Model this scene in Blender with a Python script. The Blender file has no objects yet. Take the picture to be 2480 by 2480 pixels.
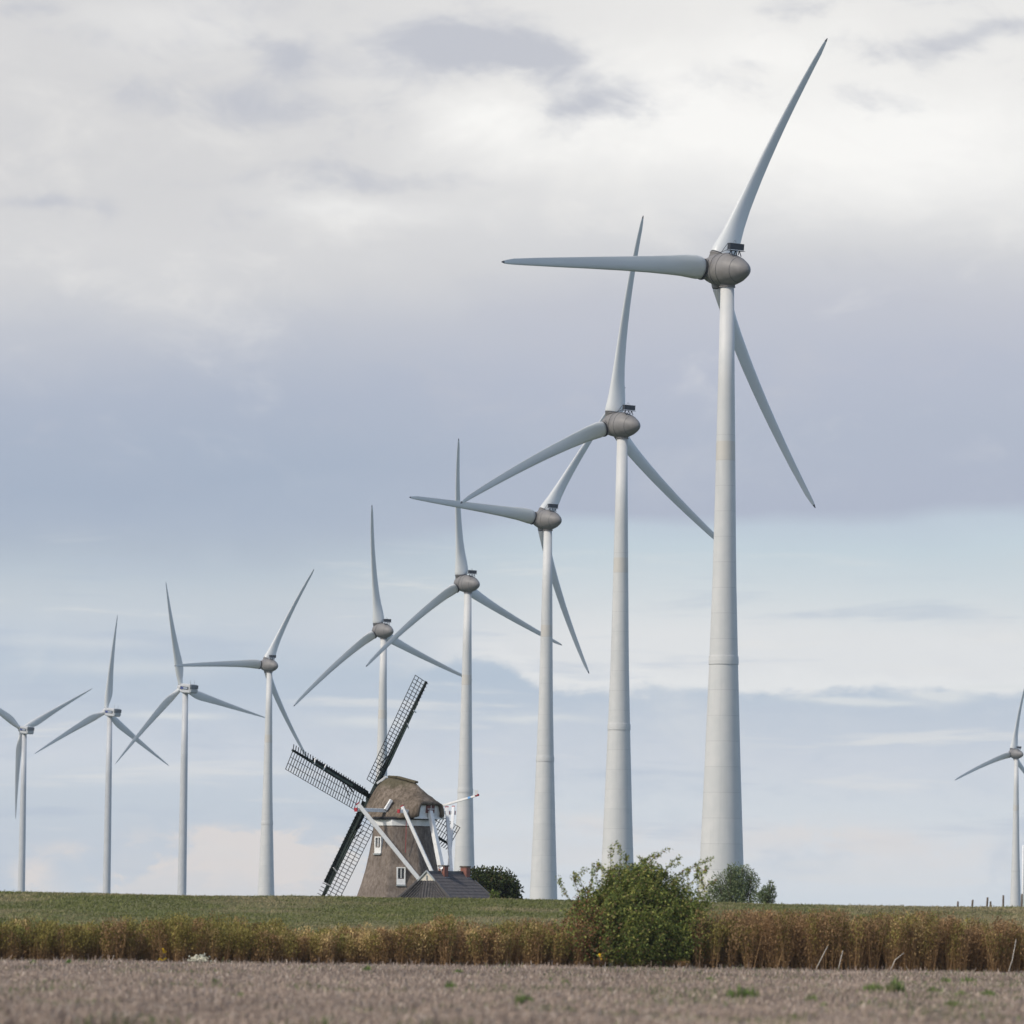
import bpy, bmesh, math, random
import numpy as np
from mathutils import Vector, Matrix
R = math.radians
random.seed(7); rng = np.random.default_rng(11)
sc = bpy.context.scene
C = sc.collection
PI = math.pi

# ------------------------------------------------------------------ camera
FPX = 2480 * 200 / 36.0; CAM_H = 1.6
PITCH = math.atan((2250 - 1240) / FPX); ROLL = R(0.72)
cd = bpy.data.cameras.new('camera'); cam = bpy.data.objects.new('camera', cd); C.objects.link(cam)
cd.lens = 200; cd.sensor_width = 36; cd.clip_start = 1; cd.clip_end = 30000
cd.dof.use_dof = True; cd.dof.focus_distance = 620; cd.dof.aperture_fstop = 2.0
CAM_M = Matrix.Translation((0, 0, CAM_H)) @ Matrix.Rotation(PI / 2 + PITCH, 4, 'X') @ Matrix.Rotation(ROLL, 4, 'Z')
cam.matrix_world = CAM_M
sc.camera = cam

def at(px, py, Y):
    """pixel of the 2480 px photograph -> point at ground distance Y (used to read sizes and places off the photo)"""
    d = CAM_M.to_3x3() @ Vector(((px - 1240) / FPX, (1240 - py) / FPX, -1))
    k = Y / d.y
    return Vector((d.x * k, Y, CAM_H + d.z * k))

# ------------------------------------------------------------------ node helpers
def s2l(r, g=None, b=None):
    if g is None: r, g, b = r
    f = lambda c: (c / 255 / 12.92) if c / 255 <= 0.04045 else ((c / 255 + 0.055) / 1.055) ** 2.4
    return (f(r), f(g), f(b), 1)

class NG:
    def __init__(s, nt): s.nt = nt; s.N = nt.nodes; s.L = nt.links
    def new(s, t, **kw):
        n = s.N.new(t)
        for k, v in kw.items(): setattr(n, k, v)
        return n
    def put(s, sock, v):
        if isinstance(v, bpy.types.NodeSocket): s.L.new(v, sock)
        else: sock.default_value = v
    def m(s, op, a, b=0.0, c=None, clamp=False):
        n = s.new('ShaderNodeMath', operation=op, use_clamp=clamp)
        s.put(n.inputs[0], a); s.put(n.inputs[1], b)
        if c is not None: s.put(n.inputs[2], c)
        return n.outputs[0]
    def add(s, a, b): return s.m('ADD', a, b)
    def sub(s, a, b): return s.m('SUBTRACT', a, b)
    def mul(s, a, b, clamp=False): return s.m('MULTIPLY', a, b, None, clamp)
    def sm(s, v, a, b, o0=0.0, o1=1.0):
        n = s.new('ShaderNodeMapRange', interpolation_type='SMOOTHSTEP')
        s.put(n.inputs['Value'], v); n.inputs['From Min'].default_value = a; n.inputs['From Max'].default_value = b
        n.inputs['To Min'].default_value = o0; n.inputs['To Max'].default_value = o1
        return n.outputs[0]
    def vec(s, x, y, z=0.0):
        n = s.new('ShaderNodeCombineXYZ'); s.put(n.inputs[0], x); s.put(n.inputs[1], y); s.put(n.inputs[2], z); return n.outputs[0]
    def noise(s, v, scale=1.0, detail=4, rough=0.5, dist=0.0):
        n = s.new('ShaderNodeTexNoise'); s.L.new(v, n.inputs['Vector'])
        n.inputs['Scale'].default_value = scale; n.inputs['Detail'].default_value = detail
        n.inputs['Roughness'].default_value = rough; n.inputs['Distortion'].default_value = dist
        return n.outputs[0]
    def mix(s, f, a, b, blend='MIX'):
        n = s.new('ShaderNodeMix', data_type='RGBA', blend_type=blend)
        s.put(n.inputs['Factor'], f); s.put(n.inputs['A'], a); s.put(n.inputs['B'], b)
        return n.outputs['Result']
    def ramp(s, v, stops, interp='LINEAR'):
        n = s.new('ShaderNodeValToRGB'); s.L.new(v, n.inputs[0]); cr = n.color_ramp; cr.interpolation = interp
        while len(cr.elements) < len(stops): cr.elements.new(0.5)
        for e, (p, c) in zip(cr.elements, stops): e.position = p; e.color = c
        return n.outputs[0]

# ------------------------------------------------------------------ world: clouds laid out by direction (azimuth, elevation)
SUN_EL, SUN_AZ = R(43), R(-124)          # azimuth from +Y, clockwise
w = bpy.data.worlds.new('World'); sc.world = w; w.use_nodes = True
g = NG(w.node_tree); g.N.clear()
tc = g.new('ShaderNodeTexCoord'); sep = g.new('ShaderNodeSeparateXYZ'); g.L.new(tc.outputs['Generated'], sep.inputs[0])
az = g.m('ARCTAN2', sep.outputs[0], sep.outputs[1]); el = g.m('ARCSINE', sep.outputs[2])
S = g.add(g.mul(az, FPX / 2480), 0.5)              # one unit of S or T = 10.3 degrees of sky
T = g.m('ABSOLUTE', g.mul(el, FPX / 2480))
nA = g.sub(g.noise(g.vec(g.mul(S, 2.6), g.mul(T, 6.0), 1.7), 1, 4, 0.5), 0.5)
nB = g.sub(g.noise(g.vec(g.mul(S, 6.5), g.mul(T, 11.0), 5.2), 1, 6, 0.55, 0.4), 0.5)
nC = g.sub(g.noise(g.vec(g.mul(S, 7.0), g.mul(T, 13.0), 9.1), 1, 6, 0.55, 0.3), 0.5)
nS = g.sub(g.noise(g.vec(g.mul(S, 4.0), g.mul(T, 34.0), 3.3), 1, 5, 0.55, 0.3), 0.5)
nE = g.sub(g.noise(g.vec(g.mul(S, 16.0), g.mul(T, 34.0), 7.3), 1, 6, 0.6, 0.3), 0.5)
Sd = g.add(S, g.mul(nB, 0.13)); Td = g.add(T, g.mul(nC, 0.075))
left = g.sm(S, 0.15, 0.75, 1.0, 0.0)
# main vertical layering (upper bright deck, blue-grey band, pale gap)
Tl = g.add(g.add(T, g.mul(nA, 0.07)), g.mul(g.sub(left, 0.3), 0.045))
nM = g.sub(g.noise(g.vec(g.mul(S, 3.4), g.mul(T, 6.2), 12.4), 1, 7, 0.58, 0.7), 0.5)      # broad mottling of the cloud base
nF = g.sub(g.noise(g.vec(g.mul(S, 11.0), g.mul(T, 19.0), 15.8), 1, 6, 0.6, 0.5), 0.5)       # its finer grain
tone = g.ramp(g.m('DIVIDE', Tl, 1.4), [(p / 1.4, c) for p, c in [
    (0.27, s2l(228, 230, 231)), (0.32, s2l(214, 222, 227)), (0.365, s2l(199, 213, 222)), (0.388, s2l(192, 205, 217)), (0.404, s2l(177, 185, 202)),
    (0.47, s2l(179, 187, 203)), (0.54, s2l(185, 191, 206)), (0.60, s2l(196, 199, 209)), (0.65, s2l(212, 213, 216)),
    (0.70, s2l(227, 227, 227)), (0.82, s2l(236, 235, 233)), (1.05, s2l(236, 235, 233)), (1.3, s2l(206, 211, 219))]])
toneL = g.ramp(g.m('DIVIDE', g.add(Tl, g.mul(nB, .05)), 1.4), [(p / 1.4, c) for p, c in [
    (0.26, s2l(214, 218, 222)), (0.30, s2l(205, 211, 219)), (0.335, s2l(201, 209, 217)), (0.37, s2l(192, 203, 214)), (0.41, s2l(180, 191, 206)), (0.46, s2l(170, 182, 200)),
    (0.54, s2l(179, 187, 203)), (0.60, s2l(194, 198, 208)), (0.65, s2l(212, 213, 216)), (0.70, s2l(227, 227, 227)), (1.3, s2l(214, 217, 222))]])
tone = g.mix(g.mul(g.sm(S, 0.62, 0.25), g.sm(T, .72, .62)), tone, toneL)
up = g.mix(g.mul(g.mul(left, g.sm(T, 0.55, 0.72)), 0.75), tone, s2l(208, 208, 210))
up = g.mix(g.mul(g.mul(left, g.sm(T, 0.66, 0.40)), g.mul(g.sm(T, 0.3, 0.42), 0.30)), up, s2l(162, 176, 196))
up = g.mix(g.mul(g.sm(g.add(nM, g.mul(nF, .5)), 0.02, 0.30), g.sm(T, 0.40, 0.5, 0.12, 0.35)), up, s2l(196, 198, 207))
up = g.mix(g.mul(g.sm(g.add(nM, g.mul(nF, .5)), -0.02, -0.30), g.sm(T, 0.40, 0.62, 0.05, 0.42)), up, s2l(242, 240, 236))
# lower sky: cloud bank with a ragged top on the right, thin layers, pale horizon
hump = g.m('EXPONENT', g.mul(g.m('POWER', g.m('DIVIDE', g.sub(S, 0.465), 0.055), 2.0), -1.0))
edge = g.add(g.add(0.2385, g.mul(hump, 0.034)), g.add(g.mul(nE, 0.040), g.mul(nF, 0.014)))
low = g.ramp(g.add(T, g.mul(nS, 0.05)), [
    (0.0, s2l(220, 228, 233)), (0.035, s2l(225, 231, 235)), (0.075, s2l(234, 236, 237)), (0.115, s2l(221, 227, 231)),
    (0.165, s2l(211, 217, 225)), (0.205, s2l(199, 208, 219)), (0.245, s2l(184, 198, 213)), (0.32, s2l(203, 212, 221))])
bankm = g.sm(g.sub(edge, T), -0.003, 0.012)
rim = g.mul(g.mul(g.sm(g.sub(edge, T), -0.022, -0.004), g.sm(g.sub(edge, T), 0.006, -0.003)), g.sm(S, 0.40, 0.55))
soft = g.sm(g.sub(g.add(0.30, g.mul(nB, 0.12)), T), -0.06, 0.08)
rt = g.sm(S, 0.36, 0.47)
mlow = g.add(g.mul(bankm, rt), g.mul(soft, g.sub(1.0, rt)))
low = g.mix(g.mul(g.sm(g.add(nB, g.mul(nF, .6)), 0.0, 0.28), 0.45), low, s2l(222, 225, 227))
low = g.mix(g.mul(g.sm(g.add(nB, g.mul(nF, .6)), 0.0, -0.28), 0.38), low, s2l(186, 199, 214))
low = g.mix(g.mul(g.mul(g.sm(S, 0.44, 0.34), g.sm(T, 0.0, 0.05)), g.sm(T, 0.17, 0.12, 0.0, 0.75)), low, s2l(199, 209, 219))
col = g.mix(mlow, up, low)
col = g.mix(g.mul(rim, 0.45), col, s2l(238, 239, 238))
# streaks of thin cirrus in the lower half
st = g.mul(g.sm(nS, 0.05, 0.22), g.mul(g.sm(T, 0.40, 0.32), g.sm(T, 0.0, 0.06)))
col = g.mix(g.mul(st, 0.65), col, s2l(232, 232, 230))
st2 = g.mul(g.sm(nS, -0.05, -0.22), g.mul(g.sm(T, 0.40, 0.32), g.sm(T, 0.0, 0.06)))
col = g.mix(g.mul(st2, 0.5), col, s2l(184, 196, 212))
def blob(x, y, rx, ry, amp, sx=Sd, sy=Td):
    s0, t0, a, b = x / 1932, 0.907 - (y + (966 - x) * 0.01257) / 1932, rx / 1932, ry / 1932
    dx = g.m('POWER', g.m('DIVIDE', g.sub(sx, s0), a), 2.0); dy = g.m('POWER', g.m('DIVIDE', g.sub(sy, t0), b), 2.0)
    return g.mul(g.m('EXPONENT', g.mul(g.add(dx, dy), -1.0)), amp)
def total(lst):
    o = None
    for b in lst:
        v = blob(*b); o = v if o is None else g.add(o, v)
    return o
bright = total([(1240, 210, 230, 110, .8), (1720, 270, 380, 120, .9), (930, 250, 110, 70, .7), (650, 395, 150, 30, .5), (330, 60, 200, 50, .4),
                (750, 120, 100, 60, .3), (1500, 90, 120, 50, .6)])
col = g.mix(g.m('MINIMUM', g.mul(bright, g.add(0.85, g.mul(nM, -2.2)), True), 0.85), col, s2l(254, 253, 250))
dark = total([(850, 95, 190, 50, 1.0), (1000, 98, 110, 36, .8), (1120, 185, 120, 62, .75), (1060, 225, 60, 40, .4), (505, 115, 85, 34, .7), (440, 195, 170, 55, .62),
              (620, 215, 150, 40, .4), (700, 330, 190, 24, .65), (560, 350, 130, 20, .35), (1840, 85, 180, 28, .7), (1700, 112, 90, 22, .4), (1525, 8, 110, 22, .6),
              (1445, 125, 70, 20, .45), (1620, 190, 150, 26, .3), (1790, 215, 200, 26, .2), (90, 392, 110, 16, .55), (270, 165, 90, 30, .35),
              (40, 15, 90, 25, .6), (120, 80, 100, 20, .3), (30, 280, 220, 150, .25), (1330, 430, 200, 40, .2)])
dm = g.sm(g.add(g.add(dark, g.mul(nM, 1.2)), g.mul(nF, 1.7)), 0.10, 1.10)
col = g.mix(g.mul(dm, g.sm(T, 0.42, 0.62, 0.0, 0.92)), col, s2l(193, 196, 205))
edge2 = g.sub(g.add(0.086, g.add(g.mul(nE, 0.05), g.mul(nF, 0.03))), g.mul(g.m('POWER', g.m('DIVIDE', g.sub(S, 0.26), 0.14), 2.0), 0.045))
cum = g.mul(g.sm(g.sub(edge2, T), -0.002, 0.010), g.sm(T, -0.01, 0.05, 0.25, 0.8))
col = g.mix(cum, col, s2l(232, 227, 222))
col = g.mix(g.mul(g.mul(g.sm(g.sub(edge2, T), -0.002, 0.006), g.sm(g.sub(edge2, T), 0.03, 0.008)), g.mul(g.sm(nF, -0.12, 0.12), 0.8)), col, s2l(244, 236, 226))
warm = total([(545, 1612, 60, 50, 1.2), (430, 1590, 90, 20, 1.1), (262, 1640, 50, 55, 1.0), (60, 1650, 55, 40, .9), (350, 1650, 100, 40, .9), (570, 1660, 130, 28, .8), (640, 1575, 70, 16, .6), (150, 1600, 70, 14, .5), (1150, 1560, 120, 14, .35), (1600, 1590, 280, 34, .5), (1250, 1620, 120, 20, .4)])
col = g.mix(g.m('MINIMUM', g.mul(warm, g.sm(g.add(nF, nE), -0.12, 0.10, 0.15, 1.25), clamp=True), 0.95), col, s2l(239, 230, 222))
Sw = g.add(S, g.mul(nB, 0.05)); Tw = g.add(T, g.mul(nE, 0.012))
wisp = total([q + (Sw, Tw) for q in [(1000, 1357, 120, 8, .7), (700, 1360, 90, 12, .7), (330, 1352, 90, 7, .8), (1780, 1314, 60, 10, 1.1), (1590, 1322, 90, 7, .9), (1690, 1330, 70, 6, .6), (1890, 1300, 70, 6, .7),
              (240, 1260, 200, 14, .4), (150, 1215, 160, 10, .3)]])
col = g.mix(g.m('MINIMUM', wisp, 0.8), col, s2l(226, 229, 229))
bg = g.new('ShaderNodeBackground'); bg.inputs[1].default_value = 1.0
sky = g.new('ShaderNodeTexSky', sky_type='NISHITA'); sky.sun_disc = False
sky.sun_elevation = SUN_EL; sky.sun_rotation = SUN_AZ; sky.dust_density = 2.0
bs = g.new('ShaderNodeBackground'); g.L.new(sky.outputs[0], bs.inputs[0]); bs.inputs[1].default_value = 0.14
gap = g.add(g.mul(g.mul(g.sm(T, 0.27, 0.33), g.sm(T, 0.40, 0.36)), 0.08), g.mul(g.sm(g.add(T, g.mul(g.noise(tc.outputs['Generated'], 2.5, 5, .6), 1.5)), 1.6, 2.9), 0.9))
east = g.mul(g.mul(g.sm(g.m('ABSOLUTE', g.sub(S, 8.2)), 7.2, 4.6), g.sm(T, 6.5, 3.5)), 0.9)        # unseen sky right of the view, set bright blue to fill shaded tower sides
colE = g.mix(east, col, (0.70, 0.93, 1.28, 1)); g.L.new(colE, bg.inputs[0])
ms = g.new('ShaderNodeMixShader'); g.put(ms.inputs[0], gap); g.L.new(bg.outputs[0], ms.inputs[1]); g.L.new(bs.outputs[0], ms.inputs[2])
wo = g.new('ShaderNodeOutputWorld'); g.L.new(ms.outputs[0], wo.inputs[0])
w.cycles.sampling_method = 'MANUAL'; w.cycles.sample_map_resolution = 1024

sl = bpy.data.lights.new('sun', 'SUN'); sl.energy = 2.65; sl.angle = R(4); sl.color = (1.0, 0.93, 0.82)
so = bpy.data.objects.new('sun', sl); C.objects.link(so)
SUN = Vector((math.sin(SUN_AZ) * math.cos(SUN_EL), math.cos(SUN_AZ) * math.cos(SUN_EL), math.sin(SUN_EL)))
so.rotation_euler = SUN.to_track_quat('Z', 'Y').to_euler()
vs = sc.view_settings; vs.view_transform = 'Standard'; vs.look = 'None'; vs.exposure = 0; vs.gamma = 1
sc.cycles.max_bounces = 6; sc.cycles.diffuse_bounces = 3; sc.cycles.transparent_max_bounces = 8; sc.cycles.volume_bounces = 0

# ------------------------------------------------------------------ haze: thin even air round the camera and everything built
HAZE = 0.00005
hm_ = bpy.data.materials.new('air'); hm_.use_nodes = True; q = NG(hm_.node_tree); q.N.clear()
pv = q.new('ShaderNodeVolumePrincipled'); pv.inputs['Density'].default_value = HAZE; pv.inputs['Color'].default_value = (.80, .89, 1.0, 1); pv.inputs['Anisotropy'].default_value = 0.0
q.L.new(pv.outputs[0], q.new('ShaderNodeOutputMaterial').inputs['Volume'])
hv = [(x, y, z) for z in (-6, 140) for y in (-80, 9100) for x in (-4100, 4100)]
hme = bpy.data.meshes.new('haze'); hme.from_pydata(hv, [], [(0, 2, 3, 1), (4, 5, 7, 6), (0, 1, 5, 4), (2, 6, 7, 3), (0, 4, 6, 2), (1, 3, 7, 5)]); hme.materials.append(hm_)
ho = bpy.data.objects.new('haze', hme); C.objects.link(ho); ho['kind'] = 'stuff'

# ------------------------------------------------------------------ materials
def mat(name, color, rough=0.7, var=0.0, scale=1.0, detail=4, spec=0.3, stretch=(1, 1, 1), second=None, bump=0.0, metallic=0.0, trans=0.0):
    m = bpy.data.materials.new(name); m.use_nodes = True; q = NG(m.node_tree)
    b = q.N['Principled BSDF']; b.inputs['Roughness'].default_value = rough
    b.inputs['Specular IOR Level'].default_value = spec; b.inputs['Metallic'].default_value = metallic
    c = (*color, 1)
    if var or second:
        t = q.new('ShaderNodeTexCoord'); mp = q.new('ShaderNodeMapping'); q.L.new(t.outputs['Object'], mp.inputs[0]); mp.inputs['Scale'].default_value = stretch
        n = q.noise(mp.outputs[0], scale, detail, 0.6)
        d = (*(second or tuple(x * (1 - var) for x in color)), 1)
        e = c if second else (*[x * (1 + var) for x in color], 1)
        cc = q.mix(q.sm(n, 0.32, 0.68), d, e); q.L.new(cc, b.inputs['Base Color'])
        if bump:
            bp = q.new('ShaderNodeBump'); bp.inputs['Strength'].default_value = bump; q.L.new(n, bp.inputs['Height']); q.L.new(bp.outputs[0], b.inputs['Normal'])
    else: b.inputs['Base Color'].default_value = c
    return m

def tint_mat(name, rough=0.8, trans=0.3, spec=0.15):
    """foliage: colour of each leaf or blade from the mesh attribute 'tint'"""
    m = bpy.data.materials.new(name); m.use_nodes = True; q = NG(m.node_tree)
    a = q.new('ShaderNodeAttribute'); a.attribute_name = 'tint'
    b = q.N['Principled BSDF']; b.inputs['Roughness'].default_value = rough; b.inputs['Specular IOR Level'].default_value = spec
    q.L.new(a.outputs['Color'], b.inputs['Base Color'])
    if trans:
        tr = q.new('ShaderNodeBsdfTranslucent'); q.L.new(a.outputs['Color'], tr.inputs[0])
        mx = q.new('ShaderNodeMixShader'); mx.inputs[0].default_value = trans
        q.L.new(b.outputs[0], mx.inputs[1]); q.L.new(tr.outputs[0], mx.inputs[2]); q.L.new(mx.outputs[0], q.N['Material Output'].inputs[0])
    return m

M = {}
M['white'] = mat('white_paint', (.80, .80, .79), .5, .06, 3)
M['blade'] = mat('blade_grey', (.60, .62, .62), .38, .05, .35, stretch=(1, 1, .25), spec=.4)
M['tip'] = mat('blade_tip', (.10, .10, .11), .5)
M['nac'] = mat('nacelle_grey', (.205, .196, .190), .5, .10, .8, spec=.3)
M['dark'] = mat('dark_metal', (.035, .04, .05), .55)
M['gap'] = mat('joint_black', (.02, .02, .023), .8)
M['vwhite_shaded'] = mat('turbine_white_shaded', (.50, .515, .53), .45, .04, .5)  # white lowered and blued in the colour, standing in for cloud shade
M['vdark'] = mat('cooler_grey', (.10, .115, .125), .6, .2, 2)
M['vgrey'] = mat('rear_grey', (.34, .37, .38), .6)
M['blue'] = mat('sign_blue', (.03, .05, .22), .5)
M['sblue'] = mat('sign_slate', (.30, .35, .42), .5)
M['stock'] = mat('stock_green', (.012, .020, .018), .65, .3, 2, spec=.15)
M['stockface'] = mat('stock_face', (.07, .10, .085), .6, .2, 2)
M['lath'] = mat('lath_black', (.012, .013, .015), .8, spec=.1)
M['red'] = mat('red_paint', (.36, .035, .045), .6)
M['lblue'] = mat('light_blue_paint', (.20, .42, .75), .5)
M['brickred'] = mat('shutter_brown', (.17, .07, .06), .7, .3, 4)
M['glass'] = mat('window_glass', (.05, .055, .06), .12, spec=.6)
M['cream'] = mat('cream_board', (.62, .58, .50), .6)
M['post'] = mat('weathered_post', (.12, .095, .075), .9, .3, 5)
M['bark'] = mat('bark', (.09, .07, .055), .9, .3, 6)
M['leaf'] = tint_mat('leaves', .65, .25)
M['reed'] = tint_mat('dry_herbs', .85, .25)
M['straw'] = tint_mat('stubble_straw', .85, .15)
M['grass'] = tint_mat('grass_blades', .8, .25)

def tower_mat():
    m = bpy.data.materials.new('tower_concrete'); m.use_nodes = True; q = NG(m.node_tree); b = q.N['Principled BSDF']
    t = q.new('ShaderNodeTexCoord'); sp = q.new('ShaderNodeSeparateXYZ'); q.L.new(t.outputs['Object'], sp.inputs[0]); z = sp.outputs[2]
    fr = q.m('FRACT', q.m('DIVIDE', q.sub(z, 61.9), 3.28))
    seam = q.mul(q.m('MAXIMUM', q.m('LESS_THAN', fr, 0.022), 0.0), q.m('LESS_THAN', z, 66.0))
    n = q.noise(t.outputs['Object'], .5, 5, .6); n2 = q.noise(q.vec(q.mul(sp.outputs[0], 2.5), q.mul(sp.outputs[1], 2.5), q.mul(z, .12)), 1, 3)
    seg = q.new('ShaderNodeTexWhiteNoise', noise_dimensions='1D'); q.L.new(q.m('FLOOR', q.m('DIVIDE', q.sub(z, 61.9), 3.28)), seg.inputs['W'])
    c = q.mix(q.sm(n, .3, .7), (.565, .575, .57, 1), (.615, .615, .605, 1))
    c = q.mix(q.mul(q.sm(n2, .45, .75), .25), c, (.46, .47, .465, 1))
    c = q.mix(q.mul(seg.outputs[0], .14), c, (.49, .50, .50, 1))
    band = q.mul(q.m('GREATER_THAN', z, 61.9), q.m('LESS_THAN', z, 64.4)); c = q.mix(q.mul(band, .5), c, (.53, .485, .41, 1))
    c = q.mix(q.mul(seam, .32), c, (.30, .31, .32, 1))
    q.L.new(c, b.inputs['Base Color']); b.inputs['Roughness'].default_value = .55; b.inputs['Specular IOR Level'].default_value = .3
    return m
M['tower'] = tower_mat()

def thatch_mat(name, c1, c2, moss=False, stripes=14):
    m = bpy.data.materials.new(name); m.use_nodes = True; q = NG(m.node_tree); b = q.N['Principled BSDF']
    t = q.new('ShaderNodeTexCoord'); mp = q.new('ShaderNodeMapping'); q.L.new(t.outputs['Object'], mp.inputs[0]); mp.inputs['Scale'].default_value = (1, 1, .35)
    n = q.noise(mp.outputs[0], stripes, 5, .7); n2 = q.noise(t.outputs['Object'], .9, 4, .6)
    c = q.mix(q.sm(n, .3, .7), (*c1, 1), (*c2, 1))
    c = q.mix(q.mul(q.sm(n2, .42, .7), .45), c, (*[x * .62 for x in c1], 1))
    if moss:
        sp = q.new('ShaderNodeSeparateXYZ'); q.L.new(t.outputs['Object'], sp.inputs[0])
        mm = q.mul(q.sm(q.add(sp.outputs[2], q.mul(n2, 1.6)), 12.1, 12.7), .6)
        c = q.mix(mm, c, (.070, .068, .035, 1))
    q.L.new(c, b.inputs['Base Color']); b.inputs['Roughness'].default_value = .95; b.inputs['Specular IOR Level'].default_value = .1
    bp = q.new('ShaderNodeBump'); bp.inputs['Strength'].default_value = .6; bp.inputs['Distance'].default_value = .08; q.L.new(n, bp.inputs['Height']); q.L.new(bp.outputs[0], b.inputs['Normal'])
    return m
M['thatch'] = thatch_mat('wall_thatch', (.135, .108, .088), (.26, .22, .19), False, 7)
M['capthatch'] = thatch_mat('cap_thatch', (.095, .075, .056), (.25, .205, .165), True, 5)

def tile_mat():
    m = bpy.data.materials.new('roof_tiles'); m.use_nodes = True; q = NG(m.node_tree); b = q.N['Principled BSDF']
    t = q.new('ShaderNodeTexCoord'); n = q.noise(t.outputs['Object'], 3.0, 5, .7)
    wv = q.new('ShaderNodeTexWhiteNoise', noise_dimensions='3D'); sn = q.new('ShaderNodeVectorMath', operation='SNAP'); q.L.new(t.outputs['Object'], sn.inputs[0]); sn.inputs[1].default_value = (.28, .28, .22); q.L.new(sn.outputs[0], wv.inputs['Vector'])
    c = q.mix(q.sm(n, .3, .7), (.052, .050, .054, 1), (.088, .082, .083, 1)); c = q.mix(q.mul(wv.outputs[0], .35), c, (.115, .10, .096, 1))
    q.L.new(c, b.inputs['Base Color']); b.inputs['Roughness'].default_value = .55
    return m
M['tile'] = tile_mat()

def brick_mat():
    m = bpy.data.materials.new('brick'); m.use_nodes = True; q = NG(m.node_tree); b = q.N['Principled BSDF']
    t = q.new('ShaderNodeTexCoord'); k = q.new('ShaderNodeTexBrick'); q.L.new(t.outputs['Object'], k.inputs[0]); mp = q.new('ShaderNodeMapping'); mp.inputs['Rotation'].default_value = (R(90), 0, 0)
    q.L.new(t.outputs['Object'], mp.inputs[0]); q.L.new(mp.outputs[0], k.inputs[0]); k.inputs['Scale'].default_value = 4.5
    k.inputs['Color1'].default_value = (.27, .085, .055, 1); k.inputs['Color2'].default_value = (.19, .065, .045, 1); k.inputs['Mortar'].default_value = (.24, .17, .14, 1)
    q.L.new(k.outputs[0], b.inputs['Base Color']); b.inputs['Roughness'].default_value = .85
    return m
M['brick'] = brick_mat()

def ground_mat(name, cols, sx, sy, sc2, far=None):
    m = bpy.data.materials.new(name); m.use_nodes = True; q = NG(m.node_tree); b = q.N['Principled BSDF']
    t = q.new('ShaderNodeTexCoord'); mp = q.new('ShaderNodeMapping'); q.L.new(t.outputs['Object'], mp.inputs[0]); mp.inputs['Scale'].default_value = (sx, sy, 1)
    n = q.noise(mp.outputs[0], 1, 6, .65); n2 = q.noise(t.outputs['Object'], sc2, 5, .6)
    c = q.mix(q.sm(n, .3, .7), (*cols[0], 1), (*cols[1], 1)); c = q.mix(q.mul(q.sm(n2, .4, .7), .6), c, (*cols[2], 1))
    if far:
        sp = q.new('ShaderNodeSeparateXYZ'); q.L.new(t.outputs['Object'], sp.inputs[0]); c = q.mix(q.m('GREATER_THAN', sp.outputs[1], 262.0), c, (*far, 1))
    q.L.new(c, b.inputs['Base Color']); b.inputs['Roughness'].default_value = .95; b.inputs['Specular IOR Level'].default_value = .1
    return m
M['soil'] = ground_mat('field_soil', ((.14, .11, .095), (.22, .18, .155), (.11, .088, .075)), .5, .2, .3, (.05, .07, .028))
M['dike'] = ground_mat('dike_turf', ((.11, .125, .05), (.165, .16, .078), (.21, .18, .105)), .35, .35, .12)

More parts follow.
